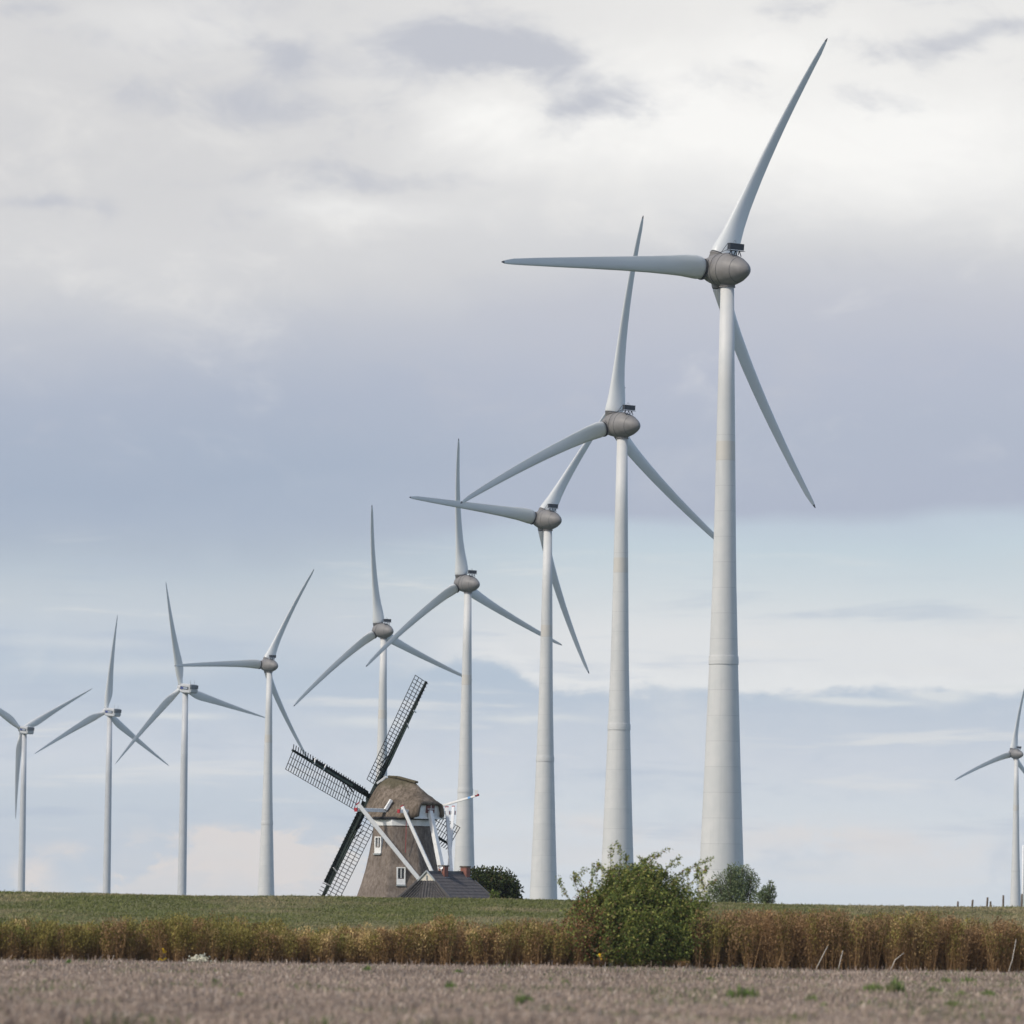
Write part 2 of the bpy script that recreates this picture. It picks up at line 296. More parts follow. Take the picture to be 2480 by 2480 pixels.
# ------------------------------------------------------------------ object helpers
def tag(o, label, cat, group=None, kind=None):
    if label: o['label'] = label
    if cat: o['category'] = cat
    if group: o['group'] = group
    if kind: o['kind'] = kind
    return o
def empty(name, loc, rz=0.0):
    o = bpy.data.objects.new(name, None); C.objects.link(o); o.location = loc; o.rotation_euler = (0, 0, rz); o.empty_display_size = .5
    return o
def link(name, me, parent=None, mats=()):
    for x in mats: me.materials.append(x)
    o = bpy.data.objects.new(name, me); C.objects.link(o)
    if parent: o.parent = parent
    return o
class MB:
    """collects shapes into one mesh"""
    def __init__(s): s.bm = bmesh.new()
    def quadbox(s, pts8, mi=0):
        v = [s.bm.verts.new(p) for p in pts8]
        for f in ((0, 3, 2, 1), (4, 5, 6, 7), (0, 1, 5, 4), (1, 2, 6, 5), (2, 3, 7, 6), (3, 0, 4, 7)):
            s.bm.faces.new([v[i] for i in f]).material_index = mi
    def box(s, c, size, mi=0, mtx=None):
        x, y, z = [k / 2 for k in size]; c = Vector(c)
        p = [Vector(q) for q in ((-x, -y, -z), (x, -y, -z), (x, y, -z), (-x, y, -z), (-x, -y, z), (x, -y, z), (x, y, z), (-x, y, z))]
        s.quadbox([c + (mtx @ q if mtx else q) for q in p], mi)
    def bar(s, a, b, wa, wb=None, ref=Vector((0, 0, 1)), mi=0, ta=None, tb=None):
        """rectangular bar from a to b, width wa..wb (across ref) and thickness ta..tb"""
        a, b = Vector(a), Vector(b); d = (b - a).normalized(); wb = wa if wb is None else wb
        ta = wa if ta is None else ta; tb = (wb if tb is None else tb)
        if abs(d.dot(ref)) > .98: ref = Vector((1, 0, 0))
        u = d.cross(ref).normalized(); v = u.cross(d).normalized()
        P = []
        for c, x, y in ((a, wa / 2, ta / 2), (b, wb / 2, tb / 2)): P += [c - u * x - v * y, c + u * x - v * y, c + u * x + v * y, c - u * x + v * y]
        s.quadbox(P, mi)
    def rev(s, prof, seg=32, mi=0, cap=True, axis='Z', smooth=True, mtx=None):
        """surface of revolution; prof = [(radius, height)]"""
        rings = []
        for r, h in prof:
            ring = []
            for i in range(seg):
                a = 2 * PI * i / seg
                p = Vector((r * math.cos(a), r * math.sin(a), h)) if axis == 'Z' else Vector((r * math.cos(a), h, r * math.sin(a)))
                ring.append(s.bm.verts.new(mtx @ p if mtx else p))
            rings.append(ring)
        for r0, r1 in zip(rings, rings[1:]):
            for i in range(seg):
                f = s.bm.faces.new((r0[i], r0[(i + 1) % seg], r1[(i + 1) % seg], r1[i])); f.material_index = mi; f.smooth = smooth
        if cap:
            for r in (rings[0], rings[-1]): s.bm.faces.new(r).material_index = mi
    def loft(s, rings, closed=True, mi=0, cap=True, smooth=True):
        V = [[s.bm.verts.new(p) for p in r] for r in rings]; n = len(V[0])
        for r0, r1 in zip(V, V[1:]):
            for i in range(n if closed else n - 1):
                f = s.bm.faces.new((r0[i], r0[(i + 1) % n], r1[(i + 1) % n], r1[i])); f.material_index = mi; f.smooth = smooth
        if cap and closed:
            for r in (V[0], V[-1]): s.bm.faces.new(r).material_index = mi
        return V
    def mesh(s, name):
        bmesh.ops.recalc_face_normals(s.bm, faces=s.bm.faces); me = bpy.data.meshes.new(name); s.bm.to_mesh(me); s.bm.free(); return me
    def build(s, name, mats, parent=None, bevel=0.0):
        o = link(name, s.mesh(name), parent, mats if isinstance(mats, (list, tuple)) else [mats])
        if bevel:
            b = o.modifiers.new('bevel', 'BEVEL'); b.width = bevel; b.segments = 2; b.limit_method = 'ANGLE'
        return o

def cards(name, base, up, side, tint, material, parent=None, top=0.35, mid=None):
    """many small blades in one mesh. base Nx3, up Nx3 (to the tip), side Nx3 (half width). top = tip width factor; mid = leaf shape"""
    n = len(base)
    if mid is None: P = np.stack([base - side, base + side, base + up + side * top, base + up - side * top], 1)
    else: P = np.stack([base, base + up * mid + side, base + up, base + up * mid - side], 1)
    me = bpy.data.meshes.new(name); me.vertices.add(4 * n); me.vertices.foreach_set('co', P.reshape(-1).astype(np.float32))
    me.loops.add(4 * n); me.loops.foreach_set('vertex_index', np.arange(4 * n, dtype=np.int32))
    me.polygons.add(n); me.polygons.foreach_set('loop_start', np.arange(0, 4 * n, 4, dtype=np.int32))
    at_ = me.attributes.new('tint', 'FLOAT_COLOR', 'POINT')
    c = np.ones((n, 4, 4), np.float32); c[:, :, :3] = tint[:, None, :]; at_.data.foreach_set('color', c.reshape(-1))
    me.update(); me.validate()
    return link(name, me, parent, [material])

def vnoise(x, y, seed=0):
    """smooth value noise in 2-D (numpy)"""
    def h(i, j): 
        v = np.sin(i * 127.1 + j * 311.7 + seed * 74.7) * 43758.5453; return v - np.floor(v)
    i, j = np.floor(x), np.floor(y); fx, fy = x - i, y - j; fx = fx * fx * (3 - 2 * fx); fy = fy * fy * (3 - 2 * fy)
    return (h(i, j) * (1 - fx) + h(i + 1, j) * fx) * (1 - fy) + (h(i, j + 1) * (1 - fx) + h(i + 1, j + 1) * fx) * fy
def fbm(x, y, seed=0, o=3):
    return sum(vnoise(x * 2 ** k, y * 2 ** k, seed + k) * .5 ** k for k in range(o)) / sum(.5 ** k for k in range(o))
def unit(v): return v / np.linalg.norm(v, axis=-1, keepdims=True)

# ------------------------------------------------------------------ ground, dike
def sheet(name, xs, ys, zf, material):
    V = [(x, y, zf(x, y)) for y in ys for x in xs]; nx = len(xs)
    F = [(j * nx + i, j * nx + i + 1, (j + 1) * nx + i + 1, (j + 1) * nx + i) for j in range(len(ys) - 1) for i in range(nx - 1)]
    me = bpy.data.meshes.new(name); me.from_pydata(V, [], F); me.update()
    for p in me.polygons: p.use_smooth = True
    o = link(name, me, None, [material]); o['kind'] = 'structure'; return o
sheet('ground', [-4000, -400, -60, 0, 60, 400, 4000], [-60, 60, 150, 250, 600, 2000, 9000], lambda x, y: 0.0, M['soil'])
CREST_Y, CREST_Z = 290.0, at(1240, 2176, 290).z
prof = [(251, -.05), (254, .10), (260, .55), (270, 1.45), (280, 2.35), (286, 2.85), (290, 3.10), (293, 3.12), (297, 2.9), (305, 2.2), (315, 1.2), (326, .2), (330, -.05)]
PY = np.array([p[0] for p in prof]); PZ = np.array([p[1] for p in prof]) * (CREST_Z / 3.12)
def dike_z(x, y):
    z = np.interp(y, PY, PZ)
    return z + (fbm(np.asarray(x) * .11, np.asarray(y) * .2, 3) - .5) * .18 * np.clip(z, 0, 1) - (np.asarray(x) * .003 + .10) * np.clip(z, 0, 1)
dx = sorted(set([-900, -500, -250, -120] + list(np.arange(-60, 60.1, 1.0)) + [120, 250, 500, 900]))
sheet('dike', [float(v) for v in dx], [float(v) for v in np.arange(251, 330.5, 1.5)], lambda x, y: float(dike_z(x, y)), M['dike'])

def halfw(Y): return Y * 1240 / FPX
# grass on the camera side of the dike and on its crest
n = 200000
y = 255 + (rng.random(n) ** .8) * 39; x = (rng.random(n) * 2 - 1) * 34
z = dike_z(x, y)
patch = fbm(x * .35, y * .28, 5); dry = fbm(x * .16, y * .35, 9); rgt = np.clip((x - 8) / 14, 0, 1)
hgt = (.035 + .065 * rng.random(n)) * (.5 + 1.1 * patch) * np.where((y > 286) & (rng.random(n) < .07), 1.5, 1)
t = np.clip((dry - .49) * 4.0 + (fbm(x * 1.1, y * .6, 71) - .5) * 1.2 + rng.normal(0, .22, n) + .75 * rgt, 0, 1)[:, None]
ca, cb, cc = np.array([.145, .165, .055]), np.array([.33, .28, .165]), np.array([.185, .195, .078])
tint = np.where(rng.random((n, 1)) < .5, ca, cc) * (1 - t) + cb * t
tint *= (.72 + .5 * patch)[:, None]
ang = rng.random(n) * PI
side = np.stack([np.cos(ang), np.sin(ang), 0 * ang], 1) * (.02 + .025 * rng.random(n))[:, None]
upv = np.stack([rng.normal(.25, .35, n), rng.normal(0, .3, n), np.ones(n)], 1) * hgt[:, None]
tag(cards('dike_grass', np.stack([x, y, z - .01], 1), upv, side, tint, M['grass']), 'rough green and straw coloured grass covering the slope of the dike', 'grass', kind='stuff')

# stubble on the field
n = 420000
y = 1 / (1 / 88 + rng.random(n) * (1 / 252 - 1 / 88)); y = np.where(rng.random(n) < .5, 88 + rng.random(n) * 162, y); y = np.where(y > 229, 88 + (y - 229) * 5.8, y)
x = (rng.random(n) * 2 - 1) * (halfw(y) * 1.25 + 2)
row = np.round((x * .97 + y * .24) / .15) * .15
wob = .5 * fbm(x * .25, y * .12, 21) + .5 * fbm(x * .04, y * .09, 22); fine = fbm(x * 1.4, y * .5, 23)
h = (.07 + .13 * rng.random(n)) * (.5 + 1.0 * fine); h *= np.where((y > 214) & (rng.random(n) < .10), 1.0 + 1.0 * rng.random(n), 1.0)
tint = np.array([.485, .380, .305])[None] * (.55 + .52 * rng.random((n, 1))) * (.50 + .95 * wob)[:, None]
dk = rng.random(n) < .25; tint[dk] *= .66
pale = rng.random(n) < .10; tint[pale] = np.array([.66, .56, .47]) * (.7 + .4 * rng.random((pale.sum(), 1)))
ang = rng.random(n) * PI
side = np.stack([np.cos(ang), np.sin(ang), 0 * ang], 1) * (.006 + .013 * rng.random(n))[:, None]
gsp = (fbm(x * .5, y * .16, 51) > .60 - np.clip(x * .006, -.04, .06)) & (rng.random(n) < .24) | (rng.random(n) < .006)
tint[gsp] = np.array([.13, .17, .06]) * (.7 + .6 * rng.random((gsp.sum(), 1)))
upv = np.stack([rng.normal(.08, .32, n), rng.normal(0, .32, n), np.ones(n)], 1) * h[:, None]
tag(cards('stubble', np.stack([x, y, 0 * x], 1), upv, side, tint, M['straw'], top=.6), 'short cut grey brown stubble covering the whole field in front', 'stubble', kind='stuff')

# band of tall dry herbs along the field edge
prof_px = [(-300, 2243), (0, 2240), (100, 2238), (200, 2252), (330, 2236), (400, 2222), (480, 2214), (560, 2228), (650, 2243), (720, 2264), (850, 2250), (930, 2248), (1060, 2250),
           (1082, 2222), (1102, 2250), (1200, 2244), (1300, 2236), (1400, 2224), (1500, 2230), (1650, 2215), (1730, 2192), (1800, 2190), (1900, 2204), (2050, 2206), (2140, 2186), (2230, 2204), (2350, 2220), (2480, 2228), (2800, 2225)]
HX = np.array([at(p[0], p[1], 250).x for p in prof_px]); HZ = np.array([at(p[0], p[1], 250).z for p in prof_px])
olive, rust, gold, brown, green = np.array([.245, .208, .060]), np.array([.33, .21, .105]), np.array([.54, .40, .18]), np.array([.275, .172, .080]), np.array([.205, .205, .058])
cols5 = np.stack([olive, rust, gold, brown, green])
nc_ = 2600
cx = (rng.random(nc_) * 2 - 1) * 29; cy = 246.2 + rng.random(nc_) ** 1.15 * 8.0 - np.clip((cx - 12) * .12, 0, 1.6)
U = np.clip((cx / 22.5 + 1) / 2, 0, 1); cl2 = fbm(cx * .16, cy * .1, 37, 2)
inb = ((cx - at(1540, 2335, 247).x) / 2.5) ** 2 + (np.maximum(cy - 248, 0) / 3.0) ** 2 < 1
H = np.interp(cx, HX, HZ) * (.70 + .34 * rng.random(nc_)) * (.70 + .62 * fbm(cx * .5, cy * .4, 61, 2)); H = np.where(inb, H * .16, H)
H = np.minimum(H * np.where(rng.random(nc_) < .10, 1.12, 1) * np.interp(cx, [0, 12], [1, .92]), 2.55)
wts = np.stack([np.interp(U, [0, .27, .31, .42, .6, .7, 1], [.60, .62, .16, .16, .34, .34, .30]), np.interp(U, [0, .28, .42, .6, .75, 1], [.16, .14, .26, .38, .40, .40]),
                np.interp(U, [0, .26, .29, .40, .48, .7, 1], [.01, .02, .46, .36, .08, .02, .02]), np.interp(U, [0, .3, .45, 1], [.22, .14, .18, .20]), np.interp(U, [0, .3, .55, .62, 1], [.10, .03, .14, .08, .06])], 1)
wts *= np.stack([.4 + 1.2 * cl2, 1.6 - 1.2 * cl2, np.ones(nc_), 1.3 - .6 * cl2, .5 + cl2], 1) ** 1.5; wts /= wts.sum(1, keepdims=True)
kc = (rng.random((nc_, 1)) > np.cumsum(wts, 1)).sum(1).clip(0, 4); ctint = cols5[kc] * (.75 + .5 * rng.random((nc_, 1)))
lower = (.55 * brown + .45 * rust) * (.8 + .4 * rng.random((nc_, 1)))
lx, ly = rng.normal(.05, .10, nc_), rng.normal(0, .10, nc_)
# thin stems rising from each clump
m = 7; ci = np.repeat(np.arange(nc_), m); n = len(ci); a = rng.random(n) * 2 * PI; rr = np.sqrt(rng.random(n)) * .16
h = H[ci] * (.6 + .42 * rng.random(n)); base = np.stack([cx[ci] + np.cos(a) * rr, cy[ci] + np.sin(a) * rr, 0 * a], 1)
fan = np.stack([lx[ci] + np.cos(a) * rr * 1.1 + rng.normal(0, .05, n), ly[ci] + np.sin(a) * rr * 1.1, np.ones(n)], 1)
b2 = rng.random(n) * PI; side = np.stack([np.cos(b2), np.sin(b2), 0 * b2], 1) * (.006 + .008 * rng.random(n))[:, None]
tag(cards('tall_dry_herbs', base, fan * h[:, None], side, lower[ci] * (.7 + .6 * rng.random((n, 1))), M['reed'], top=.6), 'band of tall rust brown and olive dried herbs between field and dike', 'dry herbs', kind='stuff')
# small dry leaves and seed heads up the stems, denser towards the top
m = 230; ci = np.repeat(np.arange(nc_), m); n = len(ci); a = rng.random(n) * 2 * PI; f = np.clip(rng.beta(1.9, 1.15, n), .03, 1)
wid = (.10 + .26 * np.sin(np.clip(f, 0, 1) * PI * .78)) * (.8 + .4 * rng.random(n)); rr = np.sqrt(rng.random(n)) * wid
zz = H[ci] * f * (.94 + .10 * rng.random(n))
base = np.stack([cx[ci] + lx[ci] * zz + np.cos(a) * rr, cy[ci] + ly[ci] * zz + np.sin(a) * rr, zz], 1)
a2 = rng.random(n) * 2 * PI; L = .6 + .8 * rng.random(n)
upv = np.stack([np.cos(a2) * .075, np.sin(a2) * .075, .02 + .11 * rng.random(n)], 1) * L[:, None]
sd = unit(np.stack([-np.sin(a2), np.cos(a2), rng.normal(0, .6, n)], 1)) * .027
g_ = np.clip((f - .12) / .40, 0, 1)[:, None]
tint = (ctint[ci] * g_ + lower[ci] * (1 - g_)) * (.80 + .40 * rng.random((n, 1)))
tag(cards('dry_herb_leaves', base, upv, sd, tint, M['reed'], mid=.5), 'small dry leaves and seed heads clothing the tall herb band', 'dry herbs', kind='stuff')

# ------------------------------------------------------------------ wind turbines
def airfoil(c, th, n=20):
    """closed outline; x from leading edge (0) to trailing edge (1), blend of ellipse and wing section by relative thickness"""
    P = []
    e = min(1, max(0, (th - .25) / .5))
    for i in range(n):
        a = 2 * PI * i / n; xx = .5 - .5 * math.cos(a); s = math.sin(a)
        ell = .5 * th * s
        yt = 5 * th * (.2969 * math.sqrt(xx) - .126 * xx - .3516 * xx ** 2 + .2843 * xx ** 3 - .1036 * xx ** 4)
        win = yt * (1.25 if s >= 0 else -.75)
        P.append((xx * c, (ell * e + win * (1 - e)) * c))
    return P
def blade_mesh(stations, bend, name):
    """stations: radius, chord, relative thickness, twist deg, leading-edge share. span +Z, leading edge towards -X, upwind +Y"""
    mb = MB(); rings = []
    for r, c, th, tw, f in stations:
        b = R(tw); cdv = Vector((-math.cos(b), math.sin(b), 0)); tdv = Vector((-math.sin(b), -math.cos(b), 0)); o = Vector((0, bend(r), r))
        rings.append([o + cdv * (f * c - px) + tdv * py for px, py in airfoil(c, th)])
    V = mb.loft(rings)
    zt = stations[-1][0]
    for f in mb.bm.faces:
        if f.calc_center_median().z > zt - .55: f.material_index = 1
    return mb.mesh(name)
def spl(tbl, rs):
    a = np.array(tbl, float); return [tuple([float(r)] + [float(np.interp(r, a[:, 0], a[:, k])) for k in range(1, a.shape[1])]) for r in rs]
RS_E = [2.12, 2.3, 2.6, 3.0, 3.5, 4.3, 5.2, 6.2, 7.3, 8.6, 10, 12, 14.5, 17, 20, 23, 26, 29, 31.5, 33.3, 34.4, 35.0, 35.4, 35.5]
EB = blade_mesh(spl([(2.12, 2.85, .70, 33, .47), (2.6, 3.15, .62, 31, .43), (3.5, 3.25, .52, 27, .38), (5.2, 2.95, .42, 21, .34), (7.3, 2.55, .34, 15, .33), (10, 2.2, .29, 9, .31), (14.5, 1.85, .26, 4, .29),
                     (20, 1.53, .23, 1, .29), (28.8, 1.08, .2, -1, .33), (33.3, .78, .18, -2, .38), (34.4, .58, .18, -2, .45), (35.0, .40, .2, -2, .5), (35.5, .12, .3, -2, .5)], RS_E),
                lambda r: 4.1 * (r / 35.5) - 4.8 * (r / 35.5) ** 2, 'rotor_blade')
RS_V = [1.2, 1.6, 2.2, 3, 4, 5, 6.2, 7.5, 8.8, 10.5, 13, 16, 20, 24, 28, 32, 35, 37.5, 39, 39.7, 40]
VB = blade_mesh(spl([(1.2, 1.75, 1, 16, .5), (2.2, 1.75, .98, 16, .5), (4, 2.45, .62, 16, .42), (6.2, 3.15, .42, 14, .36), (8, 3.35, .32, 12, .33), (10.5, 3.15, .28, 9, .33), (16, 2.5, .24, 5, .33), (20, 2.1, .22, 3, .33),
                     (28, 1.4, .2, 0, .34), (35, .8, .18, -1, .36), (39, .4, .18, -1, .4), (40, .08, .3, -1, .5)], RS_V),
                lambda r: 1.2 * (r / 40) - 2.2 * (r / 40) ** 2, 'rotor_blade')
for me, a in ((EB, M['blade']), (VB, M['blade'])):
    me.materials.append(a); me.materials.append(M['tip'] if me is EB else M['blade'])
TILT = R(5); H_REF = 86.6; OV = 2.6
RX = Matrix.Rotation(TILT, 4, 'X')
def hub_m(ov, H): return Matrix.Translation((0, ov * math.cos(TILT), H + ov * math.sin(TILT))) @ RX

def enercon():
    root = empty('wind_turbine', (0, 0, 0))
    p = [(6.6, -4), (6.3, 0), (5.95, 5), (5.62, 10), (5.2, 15.2), (4.62, 22.6), (4.05, 31), (3.72, 35.7)]
    q = [(3.66, 36.75), (3.1, 46), (2.85, 52), (2.48, 62.8), (2.16, 71.8), (1.74, 84.6)]
    mb = MB(); mb.rev([(d / 2, z) for d, z in p] + [(d / 2, z) for d, z in q], 64); tw = mb.build('tower', M['tower'], root)
    mb = MB(); mb.rev([(1.80, 35.70), (1.925, 35.70), (1.93, 36.2), (1.90, 36.76), (1.80, 36.78)], 64, cap=False, smooth=False); col = mb.build('collar', M['tower'], tw)
    # nacelle: egg of revolution about the tilted axis (local Y), tail towards -Y
    A = Matrix.Translation((0, 0, H_REF)) @ RX
    mb = MB(); pr = [(2.06, 1.2), (2.13, .7), (2.15, .1), (2.10, -.5), (1.98, -1.1), (1.80, -1.7), (1.58, -2.25), (1.33, -2.8), (1.06, -3.3), (.78, -3.7), (.48, -4.0), (.2, -4.16), (.02, -4.2)]
    mb.rev(pr, 48, axis='Y', mtx=A); 
    nc = mb.build('nacelle', M['nac'], root)
    mb = MB()
    for (r, yy) in ((2.09, 1.2), (2.162, -.12), (1.62, -2.2)): mb.rev([(r - .03, yy - .025), (r, yy - .02), (r, yy + .02), (r - .03, yy + .025)], 48, axis='Y', mtx=A, cap=False)
    mb.build('joint_line', M['dark'], nc)
    mb = MB(); mb.rev([(1.02, 84.3), (1.02, 84.42), (1.06, 84.42), (1.06, 84.32)], 40, cap=False); mb.rev([(1.0, 84.35), (1.0, 85.3), (.98, 86)], 40); mb.build('yaw_collar', M['nac'], nc)
    # cooler box on its frame
    mb = MB(); mb.box((0, -1.35, 2.98), (2.35, .55, .82), mtx=None); mb.box((0, -1.35, 2.45), (2.5, .9, .06)); 
    for sx in (-.8, 0, .7): mb.bar((sx, -1.1, 1.95), (sx * .9, -1.35, 2.5), .09); mb.bar((sx, -1.7, 1.75), (sx * .9, -1.35, 2.5), .09)
    mb.bar((-.6, .9, 2.2), (-1.1, -1.1, 2.55), .05); mb.bar((-.5, .9, 2.2), (-1.15, -1.1, 3.35), .05)
    for v in mb.bm.verts: v.co = A @ v.co
    cb = mb.build('cooler_box', M['dark'], nc)
    mb = MB()
    mb.box((0, -1.64, 2.55), (2.1, .02, .05))
    for v in mb.bm.verts: v.co = A @ v.co
    mb.build('cooler_trim', M['white'], cb)
    mb = MB(); pts = [Vector((-.25 + .25 * math.cos(a) , -1.35, 3.35 + .42 * math.sin(a))) for a in np.linspace(0, PI, 9)]
    for a, b in zip(pts, pts[1:]): mb.bar(a, b, .05)
    for v in mb.bm.verts: v.co = A @ v.co
    mb.build('sensor_hoop', M['vgrey'], cb)
    # hub with spinner and three blade sockets
    HM = hub_m(OV, H_REF)
    def hub_mesh(theta):
        mb = MB(); mb.rev([(2.0, -1.36), (2.04, -1.3), (1.98, -.6), (1.86, .1), (1.62, .8), (1.25, 1.4), (.75, 1.85), (.3, 2.05), (.02, 2.1)], 48, axis='Y')
        for k in range(3):
            B = Matrix.Rotation(PI / 2 - theta - k * 2 * PI / 3, 4, 'Y') @ Matrix.Rotation(R(-34), 4, 'Z')
            mb.rev([(1.38, .7), (1.42, 1.85), (1.50, 1.87), (1.50, 1.99), (1.2, 2.0)], 40, mtx=B @ Matrix.Diagonal((1.0, .74, 1, 1)), cap=False)
            mb.rev([(1.46, 1.97), (1.47, 2.13), (1.1, 2.14)], 40, mi=1, mtx=B @ Matrix.Diagonal((1.0, .74, 1, 1)), cap=False)
        return mb.mesh('hub')
    hb = link('hub', hub_mesh(PI / 2), root, [M['nac'], M['gap']]); hb.matrix_local = HM
    bl = [link('blade', EB, root) for _ in range(3)]
    return root
def vestas():
    root = empty('white_wind_turbine', (0, 0, 0))
    mb = MB(); mb.rev([(1.75, -4), (1.68, 0), (1.5, 30), (1.28, 60), (1.04, 84.8)], 40); mb.build('tower', M['vwhite_shaded'], root)
    A = Matrix.Translation((0, 0, H_REF)) @ RX
    def ring(y, wd, z0, z1, ch): 
        return [A @ Vector(p) for p in ((-wd + ch, y, z0), (wd - ch, y, z0), (wd, y, z0 + ch), (wd, y, z1 - ch), (wd - ch, y, z1), (-wd + ch, y, z1), (-wd, y, z1 - ch), (-wd, y, z0 + ch))]
    mb = MB(); mb.loft([ring(1.7, 1.25, -1.1, 1.2, .4), ring(1.2, 1.62, -1.6, 1.5, .35), ring(-.5, 1.7, -1.85, 1.6, .3), ring(-5.0, 1.7, -1.75, 1.55, .3)], smooth=False); nc = mb.build('nacelle', M['vwhite_shaded'], root)
    mb = MB(); mb.loft([ring(-5.0, 1.62, -1.65, -.15, .2), ring(-5.65, 1.5, -1.3, -.2, .2)], smooth=False); mb.build('rear_panel', M['vgrey'], nc)
    mb = MB(); mb.loft([ring(-5.0, 1.66, -.13, 1.35, .05), ring(-5.75, 1.62, -.1, 1.3, .05)], smooth=False); mb.build('cooler', M['vdark'], nc)
    mb = MB(); mb.box((-1.72, -1.7, .02), (.05, 5.2, 1.1), 0); mb.box((-1.76, -.15 , .02), (.05, 1.6, .8), 1); mb.box((-1.76, -2.3, .02), (.05, 2.5, .66), 2)
    for v in mb.bm.verts: v.co = A @ v.co
    mb.build('side_sign', [M['dark'], M['blue'], M['sblue']], nc)
    mb = MB()
    mb.bar((0, -2.8, 1.58), (.5, -4.8, 1.58), .08)
    for yy, xx in ((-2.9, 0), (-4.7, .5)): mb.bar((xx, yy, 1.5), (xx, yy, 3.2), .07); mb.bar((xx - .3, yy, 2.3), (xx + .3, yy, 2.3), .06)
    for v in mb.bm.verts: v.co = A @ v.co
    mb.build('weather_mast', M['vgrey'], nc)
    mb = MB(); mb.rev([(1.25, -1.0), (1.45, -.6), (1.5, .2), (1.3, .9), (.85, 1.4), (.3, 1.65), (.02, 1.7)], 32, axis='Y')
    hb = mb.build('hub', M['vwhite_shaded'], root); hb.matrix_local = hub_m(OV, H_REF)
    for _ in range(3): link('blade', VB, root)
    return root
def copy_tree(o, parent=None):
    c = o.copy(); C.objects.link(c)
    if parent: c.parent = parent
    for ch in [k for k in bpy.data.objects if k.parent == o]: copy_tree(ch, c)
    return c
G1 = 'wind turbines in the long row beyond the dike'
TURB = [  # kind, hub height, X, distance, rotor angle, yaw, label
 ('E', 86.64, 27.36, 728.5, 63.1, 38.4, 'biggest wind turbine, tower behind the bushes at right, one blade level to the left'),
 ('E', 85.70, 18.24, 945.8, 85.0, 40.0, 'second biggest wind turbine, tower rising behind the large bush, one blade nearly upright'),
 ('E', 87.66, 7.61, 1195.2, 55.6, 38.0, 'wind turbine just left of the large bush, one blade pointing level to the left'),
 ('E', 85.40, -10.51, 1384.5, 97.2, 39.4, 'wind turbine whose tower stands just right of the old windmill and behind the brick chimney'),
 ('E', 84.64, -35.57, 1595.0, 98.9, 36.4, 'wind turbine whose tower vanishes behind the upright sail of the old windmill'),
 ('E', 84.73, -76.90, 1818.1, 62.6, 37.8, 'grey nosed wind turbine just left of the old windmill, one blade lying level'),
 ('V', 88.08, -118.68, 2080.8, 105.9, 39.3, 'white box nacelle turbine next to the grey nosed one left of the windmill'),
 ('V', 88.57, -164.21, 2337.4, 87.6, 40.8, 'white box nacelle turbine, middle one of the three at far left, top blade upright'),
 ('V', 87.12, -215.00, 2523.6, 29.1, 35.9, 'leftmost white box nacelle turbine, one blade cut off by the left edge of the photo'),
 ('E', 80.19, 220.37, 2471.6, 80.5, 37.8, 'small lone wind turbine at the right edge beside the fence posts')]
PROTO = {}
for kind, H, X, D, th, psi, label in TURB:
    if kind not in PROTO: root = PROTO[kind] = enercon() if kind == 'E' else vestas()
    else: root = copy_tree(PROTO[kind])
    root.location = (X, D, H - H_REF); root.rotation_euler = (0, 0, R(psi)); tag(root, label, 'wind turbine', G1)
    k = 0
    for ch in [c for c in bpy.data.objects if c.parent == root]:
        if ch.name.startswith('blade'):
            ch.matrix_local = hub_m(OV, H_REF) @ Matrix.Rotation(PI / 2 - R(th) - k * 2 * PI / 3, 4, 'Y'); k += 1
        elif ch.name.startswith('hub'): ch.matrix_local = hub_m(OV, H_REF) @ Matrix.Rotation(PI / 2 - R(th), 4, 'Y')

# ------------------------------------------------------------------ old thatched windmill
MD = 405.0; mc = at(974, 2150, MD)
mill = empty('windmill', (mc.x, MD, 0)); tag(mill, 'old thatched smock windmill with dark lattice sails and white tail struts', 'windmill')
PX = FPX / MD
mb = MB(); rings = []
for rr, z in ((5.0, -.3), (4.55, 1), (4.05, 2.2), (3.5, 3.6), (3.1, 4.7), (2.8, 5.7), (2.55, 6.8), (2.36, 7.8), (2.24, 8.82)):
    ring = []
    for i in range(8):
        a = R(22.5 + 45 * i + 4); ring.append(Vector((rr * math.cos(a), rr * math.sin(a), z)))
    rings.append(ring)
mb.loft(rings, smooth=False); body = mb.build('body', M['thatch'], mill, bevel=.12)
mb = MB(); mb.loft([[Vector((r_ * math.cos(R(26.5 + 45 * i)), r_ * math.sin(R(26.5 + 45 * i)), z)) for i in range(8)] for r_, z in ((2.30, 8.80), (2.34, 9.22))], smooth=False)
mb.build('white_band', M['white'], mill)
mb = MB(); mb.rev([(2.36, 9.22), (2.36, 9.42)], 32); mb.build('curb_ring', M['gap'], mill)
